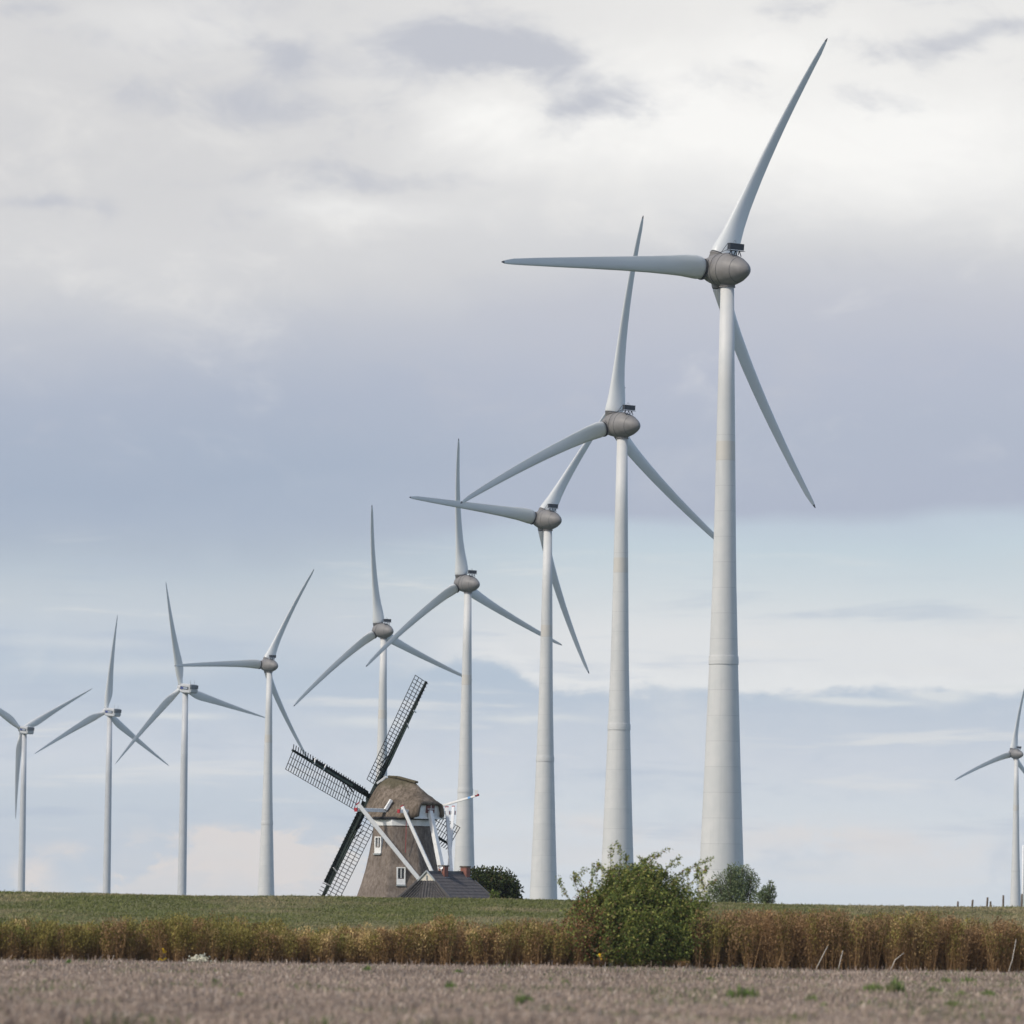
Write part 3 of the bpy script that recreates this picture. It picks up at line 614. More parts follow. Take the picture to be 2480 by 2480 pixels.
def mill_window(px0, px1, py0, py1, ang_deg, depth):
    """window in the thatched wall; placed on the facet that faces ang_deg"""
    c = at((px0 + px1) / 2, (py0 + py1) / 2, MD); wd = (px1 - px0) / PX; ht = (py1 - py0) / PX
    a = R(ang_deg); nrm = Vector((math.cos(a), math.sin(a), 0)); tg = Vector((-nrm.y, nrm.x, 0)); zc = c.z
    zs = [r[0].z for r in rings]; rad = float(np.interp(zc - ht * .42, zs, [4.05 * 0 + math.hypot(r[0].x, r[0].y) for r in rings])) * math.cos(R(22.5))
    lx = c.x - mc.x; off = (lx - nrm.x * rad) / tg.x if abs(tg.x) > .2 else 0
    wd = wd / max(.35, abs(tg.x)); o = nrm * (rad + .04) + tg * off + Vector((0, 0, zc))
    m3 = Matrix((tg, nrm, Vector((0, 0, 1)))).transposed()
    def L(x, y, z): return o + m3 @ Vector((x, y, z))
    mb = MB(); fw = .09
    mb.box(L(-wd / 2 + fw / 2, -.22, 0), (fw, .5, ht), mtx=m3); mb.box(L(wd / 2 - fw / 2, -.22, 0), (fw, .5, ht), mtx=m3)
    mb.box(L(0, -.22, ht / 2 - .04), (wd - 2 * fw, .5, .08), mtx=m3); mb.box(L(0, -.20, -ht / 2 + .2), (wd - 2 * fw, .46, .40), mtx=m3)
    mb.box(L(0, -.03, .19), (.06, .06, ht - .55), mtx=m3)
    wn = mb.build('window', M['white'], mill)
    mb = MB(); mb.box(L(0, -.16, .17), (wd - 2 * fw, .04, ht - .48), mtx=m3); mb.build('pane', M['glass'], wn)
    mb = MB(); mb.box(L(0, -.05, -ht / 2 - .06), (wd + .06, .35, .09), mtx=m3); mb.build('sill', M['vgrey'], wn)
mill_window(909.5, 925.5, 2027, 2067, -131, 0)
mill_window(962.5, 983.5, 2101, 2143, -86, 0)

# cap: thatched hood, axis 45 degrees; u along the axis (sails at +u), v across
PSI = R(45)
UA = Vector((-math.sin(PSI), math.cos(PSI), 0)); VA = Vector((-math.cos(PSI), -math.sin(PSI), 0))
def cu(u, v, z): return UA * u + VA * v + Vector((0, 0, z))
mb = MB(); caps = []
CAPS = [(2.42, 11.6, 9.95, 1.55), (2.22, 12.02, 9.75, 1.84), (1.40, 12.36, 9.42, 2.14), (.6, 12.22, 9.32, 2.25), (0, 12.10, 9.30, 2.28), (-.7, 11.95, 9.32, 2.15), (-1.24, 11.84, 9.34, 1.98),
        (-1.7, 11.42, 9.36, 1.80, 1.7), (-2.2, 10.98, 9.38, 1.60, 3.0), (-2.6, 10.62, 9.42, 1.42, 6.0), (-2.85, 10.42, 9.50, 1.32, 12.0)]
for u, zr, ze, W, *pw in CAPS:
    ring = []; pw = pw[0] if pw else 1.2
    for i in range(25):
        s = -1 + 2 * i / 24; f = abs(s); ring.append(cu(u, math.copysign(W * f ** .92, s) if s else 0, zr - (zr - ze) * f ** pw))
    caps.append(ring)
mb.loft(caps, closed=False, cap=False)
bmesh.ops.recalc_face_normals(mb.bm, faces=mb.bm.faces)
cap = mb.build('cap', M['capthatch'], mill)
sd_ = cap.modifiers.new('thick', 'SOLIDIFY'); sd_.thickness = .2; sd_.offset = -1
mb = MB()
for (u0, z0), (u1, z1) in (((1.5, 12.34), (.6, 12.29)), ((.6, 12.29), (-.6, 12.05)), ((-.6, 12.05), (-1.35, 11.9))): mb.bar(cu(u0, 0, z0), cu(u1, 0, z1), .34, ta=.16, tb=.16)
mb.build('ridge', M['capthatch'], cap, bevel=.05)
mb = MB(); mb.bar(cu(2.24, .5, 11.84), cu(1.85, 0, 12.33), .10, ta=.14, tb=.12); mb.bar(cu(2.24, -.5, 11.84), cu(1.85, 0, 12.33), .10, ta=.14, tb=.12); mb.build('front_board', M['white'], mill)
mb = MB(); mb.quadbox([cu(2.25, -1.35, 9.5), cu(2.25, 1.35, 9.5), cu(2.3, 1.35, 9.5), cu(2.3, -1.35, 9.5), cu(2.1, -.5, 11.5), cu(2.1, .5, 11.5), cu(2.16, .5, 11.5), cu(2.16, -.5, 11.5)]); mb.build('front_wall', M['stock'], mill)
# white boarded back of the cap with a small shutter
mb = MB(); mb.quadbox([cu(-2.46, -1.2, 9.42), cu(-2.46, 1.15, 9.42), cu(-2.36, 1.15, 9.42), cu(-2.36, -1.2, 9.42), cu(-2.56, -1.1, 10.30), cu(-2.56, 1.05, 10.30), cu(-2.46, 1.05, 10.30), cu(-2.46, -1.1, 10.30)])
bp_ = mb.build('back_panel', M['white'], mill)
mb = MB(); mb.quadbox([cu(-2.60, -.55, 9.72), cu(-2.60, .22, 9.72), cu(-2.5, .22, 9.72), cu(-2.5, -.55, 9.72), cu(-2.66, -.55, 10.27), cu(-2.66, .22, 10.27), cu(-2.55, .22, 10.27), cu(-2.55, -.55, 10.27)]); sh = mb.build('shutter', M['brickred'], bp_)
mb = MB()
for vv in (-.17,): mb.bar(cu(-2.62, vv, 9.74), cu(-2.67, vv, 10.25), .04)
mb.bar(cu(-2.65, -.5, 10.0), cu(-2.65, .16, 10.0), .04); mb.build('glazing_bar', M['white'], sh)
mb = MB(); mb.bar(cu(-2.5, 1.3, 9.36), cu(-2.5, -1.5, 9.36), .13); mb.bar(cu(-2.52, -1.42, 9.3), cu(-2.75, -1.3, 10.05), .12); mb.build('panel_frame', M['white'], mill)
# cross beams, struts and tail
def beam(name, a, b, wd, parent=mill, mats=None, tips=()):
    mb = MB(); a, b = Vector(a), Vector(b); mb.bar(a, b, wd)
    o = mb.build(name, M['white'], parent, bevel=.02)
    for e, d in ((a, (a - b).normalized()), (b, (b - a).normalized())):
        if (e == a and 0 in tips) or (e == b and 1 in tips):
            mb = MB(); mb.bar(e - d * .02, e + d * .055, wd * 1.04); mb.build('painted_end', M['red'], o)
    return o
beam('long_cross_beam', cu(-.14, 4.75, 9.86), cu(-.14, -4.9, 9.86), .27, tips=(0, 1))
beam('short_cross_beam', cu(-1.95, 2.3, 9.80), cu(-1.95, -2.55, 9.80), .25, tips=(0, 1))
beam('beam_bracket', cu(-.3, 2.05, 9.9), cu(-.45, 1.62, 10.62), .22)
FT = cu(-5.12, 0, 2.2); GT = cu(-4.3, -.1, 1.9)
beam('long_strut', cu(-.14, 4.6, 10.28), cu(-4.2, -.05, 2.9), .29, tips=(0,))
beam('long_strut', cu(-.14, -4.85, 10.25), cu(-4.2, -.25, 2.6), .21, tips=(0,))
beam('short_strut', cu(-1.95, 1.98, 10.15), FT + Vector((.1, 0, 0)), .23, tips=(0,))
beam('short_strut', cu(-1.95, -2.42, 10.15), FT + Vector((.15, 0.2, 0)), .24, tips=(0,))
mb = MB(); mb.bar(cu(-2.62, -.1, 9.86), cu(-5.35, 0, 1.2), .30, .46, ref=VA, ta=.3, tb=.4); mb.build('tail_pole', M['white'], mill, bevel=.02)
mb = MB(); mb.bar(cu(-5.2, -.9, 1.45), cu(-5.2, .9, 1.45), .3); mb.rev([(.22, -.7), (.22, .7)], 16, mtx=Matrix.Translation(cu(-5.5, 0, 1.45)) @ Matrix.Rotation(R(45), 4, 'Z') @ Matrix.Rotation(R(90), 4, 'Y')); mb.bar(cu(-5.3, 0, -.1), cu(-5.3, 0, 1.5), .3); mb.build('winch', M['white'], mill)
mb = MB(); mb.bar(cu(-2.35, -1.28, 10.2), cu(-5.05, -1.5, 10.80), .15, .13); bkp = mb.build('brake_pole', M['white'], mill, bevel=.01)
mb = MB(); mb.bar(cu(-5.05, -1.5, 10.80), cu(-5.32, -1.52, 10.86), .14); mb.build('blue_ring', M['lblue'], bkp)
mb = MB(); mb.bar(cu(-5.32, -1.52, 10.86), cu(-5.75, -1.56, 10.96), .13); mb.bar(cu(-5.8, -1.56, 11.0), cu(-5.8, -1.56, 11.35), .24); mb.build('pole_end', M['white'], bkp)
mb = MB(); mb.bar(cu(-5.72, -1.56, 10.96), cu(-6.0, -1.58, 11.02), .14); mb.build('red_end', M['red'], bkp)
mb = MB(); mb.bar(cu(-1.95, 1.55, 9.75), cu(-1.97, 1.62, 6.9), .035); mb.build('rope', M['red'], mill)
# windshaft and the four sails
MT = R(14.7); hubp = cu(3.27, 0, 10.83)
h_ = Vector((math.cos(PSI), math.sin(PSI), 0)); n_ = Vector((-math.sin(PSI) * math.cos(MT), math.cos(PSI) * math.cos(MT), math.sin(MT))); v_ = n_.cross(h_) * -1
if v_.z < 0: v_ = -v_
mb = MB(); mb.bar(hubp - n_ * 2.6, hubp + n_ * .35, .5); mb.build('windshaft', M['stock'], mill, bevel=.04)
SR = 9.27
def sail(alpha):
    d = (h_ * math.cos(alpha) + v_ * math.sin(alpha)).normalized(); t = (-h_ * math.sin(alpha) + v_ * math.cos(alpha)).normalized()
    root = hubp + n_ * (.12 if int(round(math.degrees(alpha))) % 180 < 90 else -.12)
    def P(r, s, nn=0.0):
        dl = R(11 - 5 * (r - 1.8) / 7.4) if s >= 0 else R(30 - 6 * (r - 1.8) / 7.4); td = t * math.cos(dl) - n_ * math.sin(dl); nd = n_ * math.cos(dl) + t * math.sin(dl)
        return root + d * r + td * s + nd * nn
    mb = MB(); mb.bar(root, root + d * 4.5, .27, .24, ref=t, ta=.30, tb=.26); mb.bar(root + d * 4.5, root + d * SR, .24, .14, ref=t, ta=.26, tb=.15); st = mb.build('sail', M['stock'], mill)
    mb = MB(); mb.bar(P(2.6, .02, -.2), P(7.6, .02, -.15), .17, .10, ref=n_, ta=.03, tb=.03); mb.build('stock_face', M['stockface'], st)
    mb = MB(); rs = np.linspace(.95, SR - .07, 31)
    for r in rs: mb.bar(P(r, -.47), P(r, 0), .045, ref=n_); mb.bar(P(r, 0), P(r, 1.46), .04, ref=n_)
    for s in (.5, .98, 1.44):
        for a, b in zip(rs[:-1:3], list(rs[3::3])): mb.bar(P(a, s), P(b, s), .036, ref=n_)
    mb.build('lattice', M['lath'], st)
    mb = MB(); pr = list(np.linspace(.45, 6.9, 9))
    for a, b in zip(pr, pr[1:]): mb.quadbox([P(a, -.40, .06), P(a, -.05, .02), P(a, -.05, .05), P(a, -.40, .09), P(b, -.40, .06), P(b, -.05, .02), P(b, -.05, .05), P(b, -.40, .09)])
    mb.build('wind_board', M['stock'], st)
    mb = MB(); mb.bar(P(2.0, .35, .05), P(3.2, 0, .05), .07); mb.bar(P(2.3, .75, .05), P(3.4, .1, .05), .05); mb.build('brace', M['lath'], st)
    for a_, b_ in ((6.95, 6.95), (5.7, 5.9)): mb = MB(); mb.bar(P(a_, -.3, -.2), P(b_, .13, -.2), .07); mb.build('clamp', M['white'], st)
for k in range(4): sail(R(69.3) + k * PI / 2)

# ------------------------------------------------------------------ house by the mill
HD = 385.0; ap = at(1037.4, 2112.8, HD); PH = R(60)
house = empty('house', (ap.x, HD, 0)); tag(house, 'low house with dark tiled hipped roof and two brick chimneys beside the windmill', 'house')
r_ = Vector((math.cos(PH), math.sin(PH), 0)); q_ = Vector((math.sin(PH), -math.cos(PH), 0))      # along the ridge (away); towards the camera's right
def hp(t, s, z): return r_ * t + q_ * s + Vector((0, 0, z))
ZR, ZE, TAN = ap.z, 2.2, math.tan(R(41)); LB = 4.95; BW = (ZR - ZE) / TAN
def hipz(z): return .16 + (ZR - .55 - z) * .22            # how far the steep hip steps out below the gablet
def slope_tiles(mb, P0, P1, Q0, Q1, cols, rows, wave=.03, lapz=.05):
    """tiled plane between top edge P0-P1 and bottom edge Q0-Q1: rolls across, laps down"""
    nrm = (P1 - P0).cross(Q0 - P0).normalized() if (P1 - P0).length > .01 else (Q1 - Q0).cross(P0 - Q0).normalized()
    if nrm.z < 0: nrm = -nrm
    ncol = cols * 6; V = []
    for j in range(rows + 1):
        for lap in ((0,) if j == 0 else (0, 1)) if j < rows else (0,):
            f = j / rows; a = P0.lerp(Q0, f); b = P1.lerp(Q1, f); rowv = []
            for i in range(ncol + 1):
                s = i / ncol; p = a.lerp(b, s); full = (Q1 - Q0).length; xx = (p - Q0).dot((Q1 - Q0).normalized()) / full * cols
                rowv.append(mb.bm.verts.new(p + nrm * (wave * math.sin(2 * PI * xx) + (lapz if lap == 0 else 0.0) + .02)))
            V.append(rowv)
    for a, b in zip(V, V[1:]):
        for i in range(ncol): mb.bm.faces.new((a[i], a[i + 1], b[i + 1], b[i])).smooth = False
mb = MB()
e0, e1 = -hipz(ZE), LB + hipz(ZE)
# long sides
slope_tiles(mb, hp(0, 0, ZR), hp(LB, 0, ZR), hp(e0, BW, ZE), hp(e1, BW, ZE), 30, 15, .025, .022)
slope_tiles(mb, hp(LB, 0, ZR), hp(0, 0, ZR), hp(e1, -BW, ZE), hp(e0, -BW, ZE), 26, 13)
gz = ZR - .56; gb = .56 / TAN
slope_tiles(mb, hp(-hipz(gz), -gb, gz), hp(-hipz(gz), gb, gz), hp(e0, -BW, ZE), hp(e0, BW, ZE), 32, 11, .05, .015)
slope_tiles(mb, hp(LB + hipz(gz), gb, gz), hp(LB + hipz(gz), -gb, gz), hp(e1, BW, ZE), hp(e1, -BW, ZE), 28, 11, .03)
roof = mb.build('roof', M['tile'], house)
mb = MB()
mb.bar(hp(-.1, 0, ZR + .05), hp(LB + .1, 0, ZR + .05), .2, ta=.12)
for s in (-1, 1): mb.bar(hp(-hipz(gz) - .02, s * gb, gz + .06), hp(e0, s * BW, ZE + .06), .17, ta=.12); mb.bar(hp(LB + hipz(gz), s * gb, gz + .06), hp(e1, s * BW, ZE + .06), .17, ta=.12)
mb.build('ridge_tile', M['tile'], roof)
mb = MB(); T3 = [hp(-.18, -gb, gz), hp(-.18, gb, gz), hp(-.18, 0, ZR)]; T4 = [p + r_ * .08 for p in T3]
vv = [mb.bm.verts.new(p) for p in T3 + T4]
for f in ((0, 1, 2), (5, 4, 3), (0, 3, 4, 1), (1, 4, 5, 2), (2, 5, 3, 0)): mb.bm.faces.new([vv[i] for i in f])
gab = mb.build('gablet', M['cream'], roof)
mb = MB(); mb.bar(hp(-.23, -gb - .12, gz - .08), hp(-.23, .02, ZR + .12), .09); mb.bar(hp(-.23, gb + .12, gz - .08), hp(-.23, -.02, ZR + .12), .09); mb.bar(hp(-.22, 0, gz + .08), hp(-.22, 0, gz + .36), .07); mb.build('barge_board', M['vgrey'], gab)
mb = MB(); mb.quadbox([hp(e0 + .3, -BW + .35, 0), hp(e0 + .3, BW - .35, 0), hp(e1 - .3, BW - .35, 0), hp(e1 - .3, -BW + .35, 0), hp(e0 + .3, -BW + .35, ZE + .1), hp(e0 + .3, BW - .35, ZE + .1), hp(e1 - .3, BW - .35, ZE + .1), hp(e1 - .3, -BW + .35, ZE + .1)]); mb.build('wall', M['brick'], house)
m60 = Matrix.Rotation(PH - PI / 2, 3, 'Z')
for t_, zt in ((1.78, at(1070, 2097.5, HD).z), (4.72, at(1123, 2098.5, HD).z)):
    mb = MB(); mb.box(hp(t_, .12, (zt + ZR - .9) / 2), (.48, .5, zt - ZR + .9), mtx=m60); ch = mb.build('chimney', M['brick'], roof)
    mb = MB(); mb.box(hp(t_, .12, zt + .03), (.57, .58, .09), mtx=m60); mb.build('chimney_cap', M['post'], ch)
    mb = MB(); mb.box(hp(t_, .12 + .04, ZR - .32), (.54, .62, .06), mtx=m60 @ Matrix.Rotation(0, 3, 'Y')); mb.build('flashing', M['vgrey'], ch)
mb = MB(); mb.rev([(.02, .0), (.06, .01), (.11, .04), (.135, .08)], 20, cap=False, mtx=Matrix.Translation(hp(1.5, .1, at(1066, 2100, HD).z - .02)) @ Matrix.Rotation(R(80), 4, 'X')); mb.bar(hp(1.56, .1, at(1066, 2104, HD).z - .35), hp(1.53, .1, at(1066, 2100, HD).z), .05); mb.build('satellite_dish', M['white'], house)

# ------------------------------------------------------------------ bushes and trees
def tube(mb, pts, r0, r1, seg=5):
    rings = []
    for i, p in enumerate(pts):
        p = Vector(p); d = (Vector(pts[min(i + 1, len(pts) - 1)]) - Vector(pts[max(i - 1, 0)])).normalized()
        u = d.cross(Vector((.3, .9, .1))).normalized(); v = d.cross(u); r = r0 + (r1 - r0) * i / (len(pts) - 1)
        rings.append([p + u * r * math.cos(2 * PI * k / seg) + v * r * math.sin(2 * PI * k / seg) for k in range(seg)])
    mb.loft(rings)
def leaf_set(P, size, cols, wts, aspect=.5, droop=0.0, out=None):
    n = len(P); k = rng.choice(len(cols), n, p=np.array(wts) / sum(wts)) if np.ndim(wts) == 1 else (rng.random((n, 1)) > np.cumsum(wts, 1)).sum(1).clip(0, len(cols) - 1)
    tint = np.array(cols)[k] * (.7 + .6 * rng.random((n, 1)))
    d = unit(rng.normal(0, 1, (n, 3)) + (0 if out is None else out * .8) + np.array([0, 0, -droop])); s = np.cross(d, unit(rng.normal(0, 1, (n, 3)))); s = unit(s)
    L = size * (.6 + .8 * rng.random((n, 1)))
    return P, d * L, s * L * aspect * .5, tint
def crown_points(lobes, n, seed, hollow=.45, cl=1.6, thr=.40):
    """points inside overlapping lobes, thinned by clumpy noise so that gaps show"""
    A = np.array(lobes, float); vol = A[:, 3] * A[:, 4] * A[:, 5]; out = []; nr = []
    tot = 0
    while tot < n:
        i = rng.choice(len(A), 4 * n, p=vol / vol.sum()); d = unit(rng.normal(0, 1, (4 * n, 3))); r = (hollow + (1.10 - hollow) * rng.random((4 * n, 1)))
        P = A[i, :3] + d * r * A[i, 3:6]
        q = fbm(P[:, 0] * cl + P[:, 1] * .7, P[:, 2] * cl + P[:, 1] * cl * .8, seed); ok = (q > thr) & (P[:, 2] > .03)
        out.append(P[ok]); nr.append(d[ok]); tot += ok.sum()
    return np.concatenate(out)[:n], np.concatenate(nr)[:n]
def limbs(mb, lobes, k, base_r, top):
    for i in range(k):
        l = lobes[i % len(lobes)]; a = rng.random() * 2 * PI; e = Vector((l[0] + math.cos(a) * l[3] * .6, l[1] + math.sin(a) * l[4] * .6, l[2] + l[5] * (.2 + .6 * rng.random())))
        b = Vector((rng.normal(0, base_r * 2), rng.normal(0, base_r * 2), -.05)); mid = b.lerp(e, .5) + Vector((rng.normal(0, .15), rng.normal(0, .15), .25))
        tube(mb, [b, b.lerp(mid, .6), mid, mid.lerp(e, .6), e], base_r, .012)

# the large bramble bush: read its outline and long shoots off the photo at its own distance
BD = 247.6
def rel(px, py, o, D): p = at(px, py, D); return np.array([p.x - o.x, 0, p.z])
bo = at(1540, 2335, BD)
bush = empty('large_bush', (bo.x, BD, 0)); tag(bush, 'large rounded green bramble bush with long arching shoots at the field edge', 'bush')
def lobe(px, py, rx, ry, o, D, dy=0.0, dep=None):
    c = rel(px, py, o, D); s = FPX / D; return (c[0], dy, c[2], rx / s, dep if dep else rx / s, ry / s)
bl_ = [lobe(1545, 2240, 120, 110, bo, BD), lobe(1462, 2262, 98, 85, bo, BD, -.3), lobe(1645, 2262, 82, 82, bo, BD, -.2), lobe(1525, 2155, 75, 58, bo, BD, .2), lobe(1600, 2160, 60, 50, bo, BD, .3), lobe(1570, 2120, 38, 34, bo, BD, -.2), lobe(1482, 2125, 26, 30, bo, BD, .1),
       lobe(1450, 2190, 55, 45, bo, BD), lobe(1560, 2292, 118, 50, bo, BD, .3), lobe(1670, 2195, 50, 40, bo, BD), lobe(1490, 2300, 95, 42, bo, BD, .1)]
Pa, na = crown_points(bl_, 30000, 41, .2, 1.7, .2); Pb, nb = crown_points(bl_, 68000, 43, .62, 2.3, .47); P, nr = np.concatenate([Pa, Pb]), np.concatenate([na, nb])
redd = np.clip((-.6 - P[:, 0]) / 1.4, 0, 1) * np.clip((3.3 - P[:, 2]) / 1.2, 0, 1) * .55
wl = np.stack([.42 * (1 - redd), .30 * (1 - redd), .18 * (1 - redd), redd * .55, .10 + redd * .45 - redd * .1], 1); wl /= wl.sum(1, keepdims=True)
BC = [(.135, .18, .048), (.21, .245, .062), (.36, .36, .10), (.25, .115, .06), (.23, .175, .085)]
parts = [leaf_set(P, .11, BC, wl, .62, .2, nr)]
mb = MB(); limbs(mb, bl_, 26, .03, 0)
shoots = [[(1420, 2190), (1392, 2140), (1388, 2112), (1398, 2135)], [(1400, 2200), (1372, 2170), (1360, 2150), (1353, 2128)], [(1480, 2130), (1478, 2070), (1482, 2050)], [(1500, 2120), (1503, 2060), (1490, 2040)],
          [(1525, 2120), (1516, 2085), (1518, 2072)], [(1540, 2110), (1565, 2080), (1590, 2068), (1624, 2056)], [(1560, 2110), (1580, 2078), (1600, 2070)], [(1610, 2110), (1630, 2085), (1650, 2076)],
          [(1600, 2120), (1625, 2095), (1648, 2092)], [(1650, 2130), (1680, 2098), (1705, 2086), (1727, 2080)], [(1660, 2150), (1690, 2120), (1720, 2095)], [(1450, 2150), (1440, 2110), (1452, 2095)], [(1470, 2140), (1455, 2100), (1448, 2090)],
          [(1580, 2120), (1560, 2085), (1548, 2075)], [(1690, 2170), (1720, 2140), (1735, 2135)], [(1400, 2230), (1375, 2210), (1362, 2200)], [(1380, 2290), (1350, 2260), (1340, 2230)]]
extra = []
for k in range(16):
    a = 1400 + rng.random() * 310; extra.append([(a, 2160), (a + rng.normal(0, 18), 2120), (a + rng.normal(8, 26), 2088 + rng.random() * 28)])
for sh_ in shoots + extra:
    dy = rng.normal(0, .7); pts = [rel(a, b, bo, BD) + np.array([0, dy * (1 - .2 * i), 0]) for i, (a, b) in enumerate(sh_)]
    tube(mb, pts, .014, .006, 4)
    pts = np.array(pts); seglen = np.linalg.norm(np.diff(pts, axis=0), axis=1); m = int(seglen.sum() * 75); tt = rng.random(m) ** .9 * (len(pts) - 1); i = tt.astype(int).clip(0, len(pts) - 2); f = (tt - i)[:, None]
    Q = pts[i] * (1 - f) + pts[i + 1] * f + rng.normal(0, .055, (m, 3)); parts.append(leaf_set(Q, .105, BC, [.3, .36, .26, .04, .04], .6, .4))
mb.build('branches', M['bark'], bush)
cat = [np.concatenate([p[k] for p in parts]) for k in range(4)]
cards('leaves', cat[0], cat[1], cat[2], cat[3], M['leaf'], bush, mid=.45)

def shrub(name, px, base_py, D, lobes_px, nleaf, cols, wts, size, label, cat_, aspect=.5, thr=.42, cl=2.0, zbase=None, k=14, asp_droop=.2, trunk=0, tips=()):
    o = at(px, base_py, D); zb = zbase if zbase is not None else 0.0
    rt_ = empty(name, (o.x, D, zb)); tag(rt_, label, cat_)
    L = [lobe(*q, o, D) for q in lobes_px]; L = [(a, b, c - zb, d, e, f) for a, b, c, d, e, f in L]
    P, nr = crown_points(L, nleaf, int(px), .4, cl, thr)
    sets = [leaf_set(P, size, cols, wts, aspect, asp_droop, nr)]
    mb = MB(); limbs(mb, L, k, .035, 0)
    for tx, ty in tips:
        e = rel(tx, ty, o, D) - np.array([0, 0, zb]); b0 = np.array([e[0] * .55, rng.normal(0, .25), e[2] * .35]); e[1] = b0[1] + rng.normal(0, .15)
        m_ = (b0 + e) / 2 + np.array([-.08 * np.sign(e[0]), 0, .06]); tube(mb, [b0, m_, e], .015, .005, 4)
        f = rng.random((190, 1)); Q = (b0 * (1 - f) ** 2 + 2 * f * (1 - f) * m_ + e * f * f) + rng.normal(0, .05, (190, 3)) * (1.3 - f); sets.append(leaf_set(Q, size * .9, cols, wts, aspect, -.3))
    a = [np.concatenate([q[i] for q in sets]) for i in range(4)]; cards('leaves', *a, M['leaf'], rt_, mid=.45)
    if trunk: tube(mb, [(0, 0, -.05), (.05, 0, 1), (0, .05, 2.0), (.05, 0, 3.0)], trunk, trunk * .5, 8)
    mb.build('trunk' if trunk else 'branches', M['bark'], rt_)
    return rt_
WIL = [(.105, .14, .065), (.165, .205, .10), (.23, .265, .14)]
shrub('willow_shrub', 1785, 2185, 318, [(1760, 2150, 42, 42), (1800, 2148, 40, 45), (1790, 2125, 38, 32), (1815, 2155, 20, 30), (1735, 2165, 36, 34), (1772, 2110, 18, 18), (1808, 2108, 14, 16), (1775, 2178, 62, 36)], 6500, WIL, [.4, .4, .2], .15,
      'grey green willow shrub behind the large bush, in front of the biggest tower', 'shrub', .32, .40, 2.6, float(np.interp(318, PY, PZ)) - .05, tips=[(1752, 2108), (1768, 2094), (1776, 2098), (1790, 2108), (1805, 2097), (1812, 2104), (1822, 2112), (1830, 2112), (1838, 2126), (1762, 2102), (1798, 2101), (1783, 2100), (1738, 2128), (1728, 2140), (1745, 2116), (1816, 2120)])
shrub('small_shrub', 1857, 2190, 316, [(1856, 2165, 18, 20), (1866, 2145, 9, 14), (1850, 2175, 20, 16), (1872, 2160, 8, 10)], 1500, WIL, [.45, .4, .15], .14,
      'little separate shrub on the dike, just right of the willow shrub', 'shrub', .34, .38, 2.6, float(np.interp(316, PY, PZ)) - .05, k=6, tips=[(1866, 2134), (1876, 2150), (1846, 2158), (1880, 2165)])
shrub('garden_tree', 1195, 2200, 402, [(1170, 2140, 45, 38), (1210, 2140, 42, 36), (1225, 2160, 38, 34), (1150, 2130, 35, 25), (1240, 2165, 26, 28), (1185, 2165, 60, 45), (1120, 2125, 22, 18), (1215, 2200, 55, 50), (1185, 2120, 18, 14)], 15000,
      [(.036, .052, .018), (.055, .072, .022), (.095, .075, .03), (.10, .115, .03)], [.42, .36, .12, .10], .20, 'dark green leafy tree standing behind the right end of the house', 'tree', .6, .40, 1.6, k=16, trunk=.14)
shrub('young_shrub', 1199, 2190, 296, [(1195, 2172, 8, 14), (1203, 2170, 6, 10)], 420, [(.14, .19, .045), (.18, .22, .06)], [.6, .4], .11, 'small bright green shoot on the dike crest before the dark tree', 'shrub', .5, .3, 3, float(np.interp(296, PY, PZ)) - .1, k=4)

# ------------------------------------------------------------------ small plants on the field
def tuft(px, py, wpx, hpx, label, cols, name='weed_tuft', cat_='weed', group='green weed tufts in the stubble'):
    d0 = CAM_M.to_3x3() @ Vector(((px - 1240) / FPX, (1240 - py) / FPX, -1)); k = -CAM_H / d0.z; p = d0 * k; D = p.y; s = FPX / D
    n = int(50 + wpx * 6); rw = wpx / s / 2; hh = hpx / s * 1.15
    b = np.stack([rng.uniform(-rw, rw, n), rng.uniform(-1, 1, n) * max(rw * .8, .3), np.zeros(n)], 1); hh = hh * np.clip(1.1 - (b[:, :1] / rw) ** 2 * .4 + rng.normal(0, .25, (n, 1)), .3, 1.5)
    a = rng.random(n) * 2 * PI
    up = np.stack([np.cos(a) * .3, np.sin(a) * .3, .6 + .7 * rng.random(n)], 1) * hh; sd = np.stack([-np.sin(a), np.cos(a), 0 * a], 1) * (.02 + .02 * rng.random((n, 1)))
    o = cards(name, b, up, sd, np.array(cols)[rng.integers(0, len(cols), n)] * (.7 + .6 * rng.random((n, 1))), M['grass'], mid=.55)
    o.location = (p.x, p.y, 0); tag(o, label, cat_, group); return o
GRN = [(.14, .20, .06), (.18, .26, .075), (.22, .28, .10), (.25, .24, .13)]
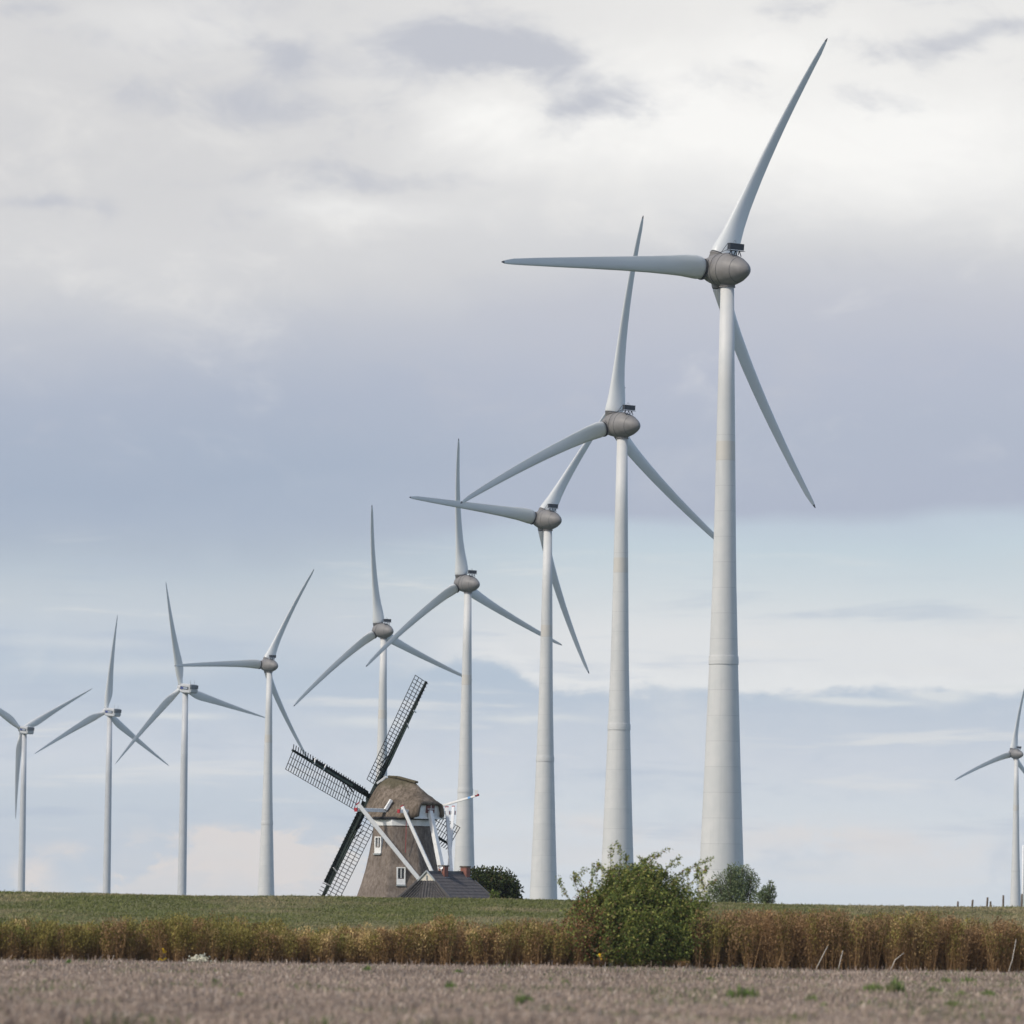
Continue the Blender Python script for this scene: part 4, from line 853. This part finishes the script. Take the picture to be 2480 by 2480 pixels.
TUF = [(1092, 2408, 24, 18, 'dense dark green tuft near the middle of the stubble field'), (1270, 2447, 48, 22, 'broad green tuft at the bottom edge, right of the middle'),
       (1800, 2432, 72, 24, 'widest green weed patch, right of the large bush at the bottom'), (1965, 2440, 26, 18, 'bright green tuft between two larger weed patches at bottom right'),
       (2115, 2412, 50, 18, 'long low green weed patch below the dry herbs at right'), (2168, 2416, 36, 26, 'bright green tuft joined to the right end of the long weed patch'), (2308, 2452, 34, 18, 'round green tuft at the lower right corner of the field'),
       (2262, 2418, 30, 16, 'small green tuft above the round one at lower right'), (2345, 2390, 34, 14, 'green tuft close to the herbs at far right'), (2290, 2388, 26, 12, 'low green tuft left of the one close to the far right herbs'),
       (522, 2392, 26, 12, 'green tuft below the white flowers at left'), (582, 2424, 16, 12, 'tiny green tuft lower right of the white flowers'), (888, 2360, 18, 12, 'green tuft near the field edge below the house'), (80, 2342, 12, 10, 'green sprig at the upper left field edge'),
       (165, 2342, 12, 10, 'green sprig at the field edge below the far left turbines'), (1450, 2428, 26, 12, 'green tuft under the left side of the large bush'), (1370, 2394, 24, 12, 'small green tuft below and left of the large bush'), (2395, 2425, 40, 16, 'thin green weed patch near the right edge'),
       (2090, 2450, 30, 14, 'small green tuft below the long weed patch'), (1995, 2450, 22, 12, 'small dark tuft right of the bright one at bottom right'), (1720, 2382, 20, 10, 'small green tuft just below the right foot of the bush'), (12, 2448, 14, 10, 'green sprig at the lower left corner'),
       (1110, 2365, 26, 10, 'low green tuft at the field edge right of the house'), (2330, 2424, 40, 14, 'scattered green weeds between the tufts at lower right')]
for a in TUF: tuft(*a[:4], a[4], GRN)
def flowers(px, py, D, n, wpx, hpx, col, size, name, label):
    o = at(px, py, D); rt_ = empty(name, (o.x, D, 0)); tag(rt_, label, 'wildflower'); s = FPX / D; zc = o.z
    P = np.stack([rng.normal(0, wpx / s / 3, n), rng.normal(0, .15, n), np.clip(zc + rng.normal(0, hpx / s / 3, n), .05, 3)], 1)
    a = rng.random(n) * PI; sd = np.stack([np.cos(a), np.sin(a), 0 * a], 1) * size
    cards('blossoms', P, np.stack([rng.normal(0, .3, n), rng.normal(0, .3, n), np.ones(n)], 1) * size * 1.6, sd, np.array([col]) * (.75 + .35 * rng.random((n, 1))), M['leaf'], rt_, mid=.5)
    mb = MB()
    for p in P[::3]: tube(mb, [(p[0] * .6, p[1], 0), (p[0] * .85, p[1], p[2] * .6), p], .007, .004, 4)
    mb.build('stems', M['leaf'], rt_).data.materials[0] = M['bark']
flowers(481, 2327, 243.0, 260, 36, 18, (.80, .78, .62), .05, 'white_flower_clump', 'clump of white flowers at the field edge left of the windmill')
flowers(396, 2307, 244.5, 14, 6, 9, (.62, .40, .02), .05, 'yellow_flower_clump', 'upper yellow wildflower standing before the dry herbs at left')
flowers(392, 2326, 244.0, 18, 16, 6, (.62, .42, .03), .045, 'yellow_flower_clump', 'yellow flowers low at the field edge left of the white clump')
flowers(1454, 2316, 244.0, 12, 5, 8, (.70, .42, .02), .055, 'yellow_flower_clump', 'yellow wildflower at the left foot of the large bush')
# bleached bent stalks among the herbs on the right
def stalk(pts, label):
    D = 244.4; o = at(pts[0][0], pts[0][1], D); mb = MB(); tube(mb, [(rel(a, b, o, D) + np.array([0, .1 * i, 0])) for i, (a, b) in enumerate(pts)], .022, .010, 5)
    ob = mb.build('bleached_stalk', M['cream']); ob.location = (o.x, D, 0); tag(ob, label, 'dead stalk', 'bleached stalks in the dry herbs')
stalk([(1977, 2346), (1990, 2320), (2006, 2290)], 'leftmost bleached stalk leaning right in the dry herbs')
stalk([(2031, 2346), (2037, 2320), (2042, 2302)], 'short bleached stalk right of the leftmost one')
stalk([(2158, 2348), (2168, 2325), (2190, 2308)], 'bleached stalk bent to the right in the middle of the right hand herbs')
stalk([(2442, 2356), (2452, 2325), (2462, 2275)], 'tall bleached stalk near the right edge')

# ------------------------------------------------------------------ fence posts on the dike
POSTS = [(2320, 2183, 298, 'shortest visible fence post, leftmost of the row on the dike'), (2356, 2179, 298, 'second fence post from the left on the dike, leaning slightly right'), (2392, 2173, 298, 'third fence post from the left on the dike, leaning right'),
         (2399, 2183, 303, 'low stub of a post close beside the third fence post'), (2430, 2168, 298, 'tall fence post just left of the small lone turbine tower'), (2475, 2165, 298, 'fence post at the right edge, right of the lone turbine tower')]
for px, py, D, lab in POSTS:
    t_ = at(px, py, D); zb = float(dike_z(t_.x, D)) - .15; hgt_ = t_.z - zb; mb = MB(); ln = .05 if 'leaning' in lab else .01
    mb.rev([(.06, 0), (.055, hgt_ * .5), (.05, hgt_ - .03), (.035, hgt_)], 10); 
    for v in mb.bm.verts: v.co.x += ln * v.co.z / hgt_ * 1.6 - ln * 1.6
    o = mb.build('fence_post', M['post']); o.location = (t_.x, D, zb); tag(o, lab, 'fence post', 'fence posts on the dike')
pp = at(2478.5, 2048, 320); mb = MB(); zb = float(np.interp(320, PY, PZ)) - .2; mb.rev([(.07, 0), (.055, pp.z - zb), (.02, pp.z - zb + .03)], 10); o = mb.build('pale_pole', M['white']); o.location = (pp.x, 320, zb)
tag(o, 'slim white pole at the right edge behind the last fence post', 'pole')
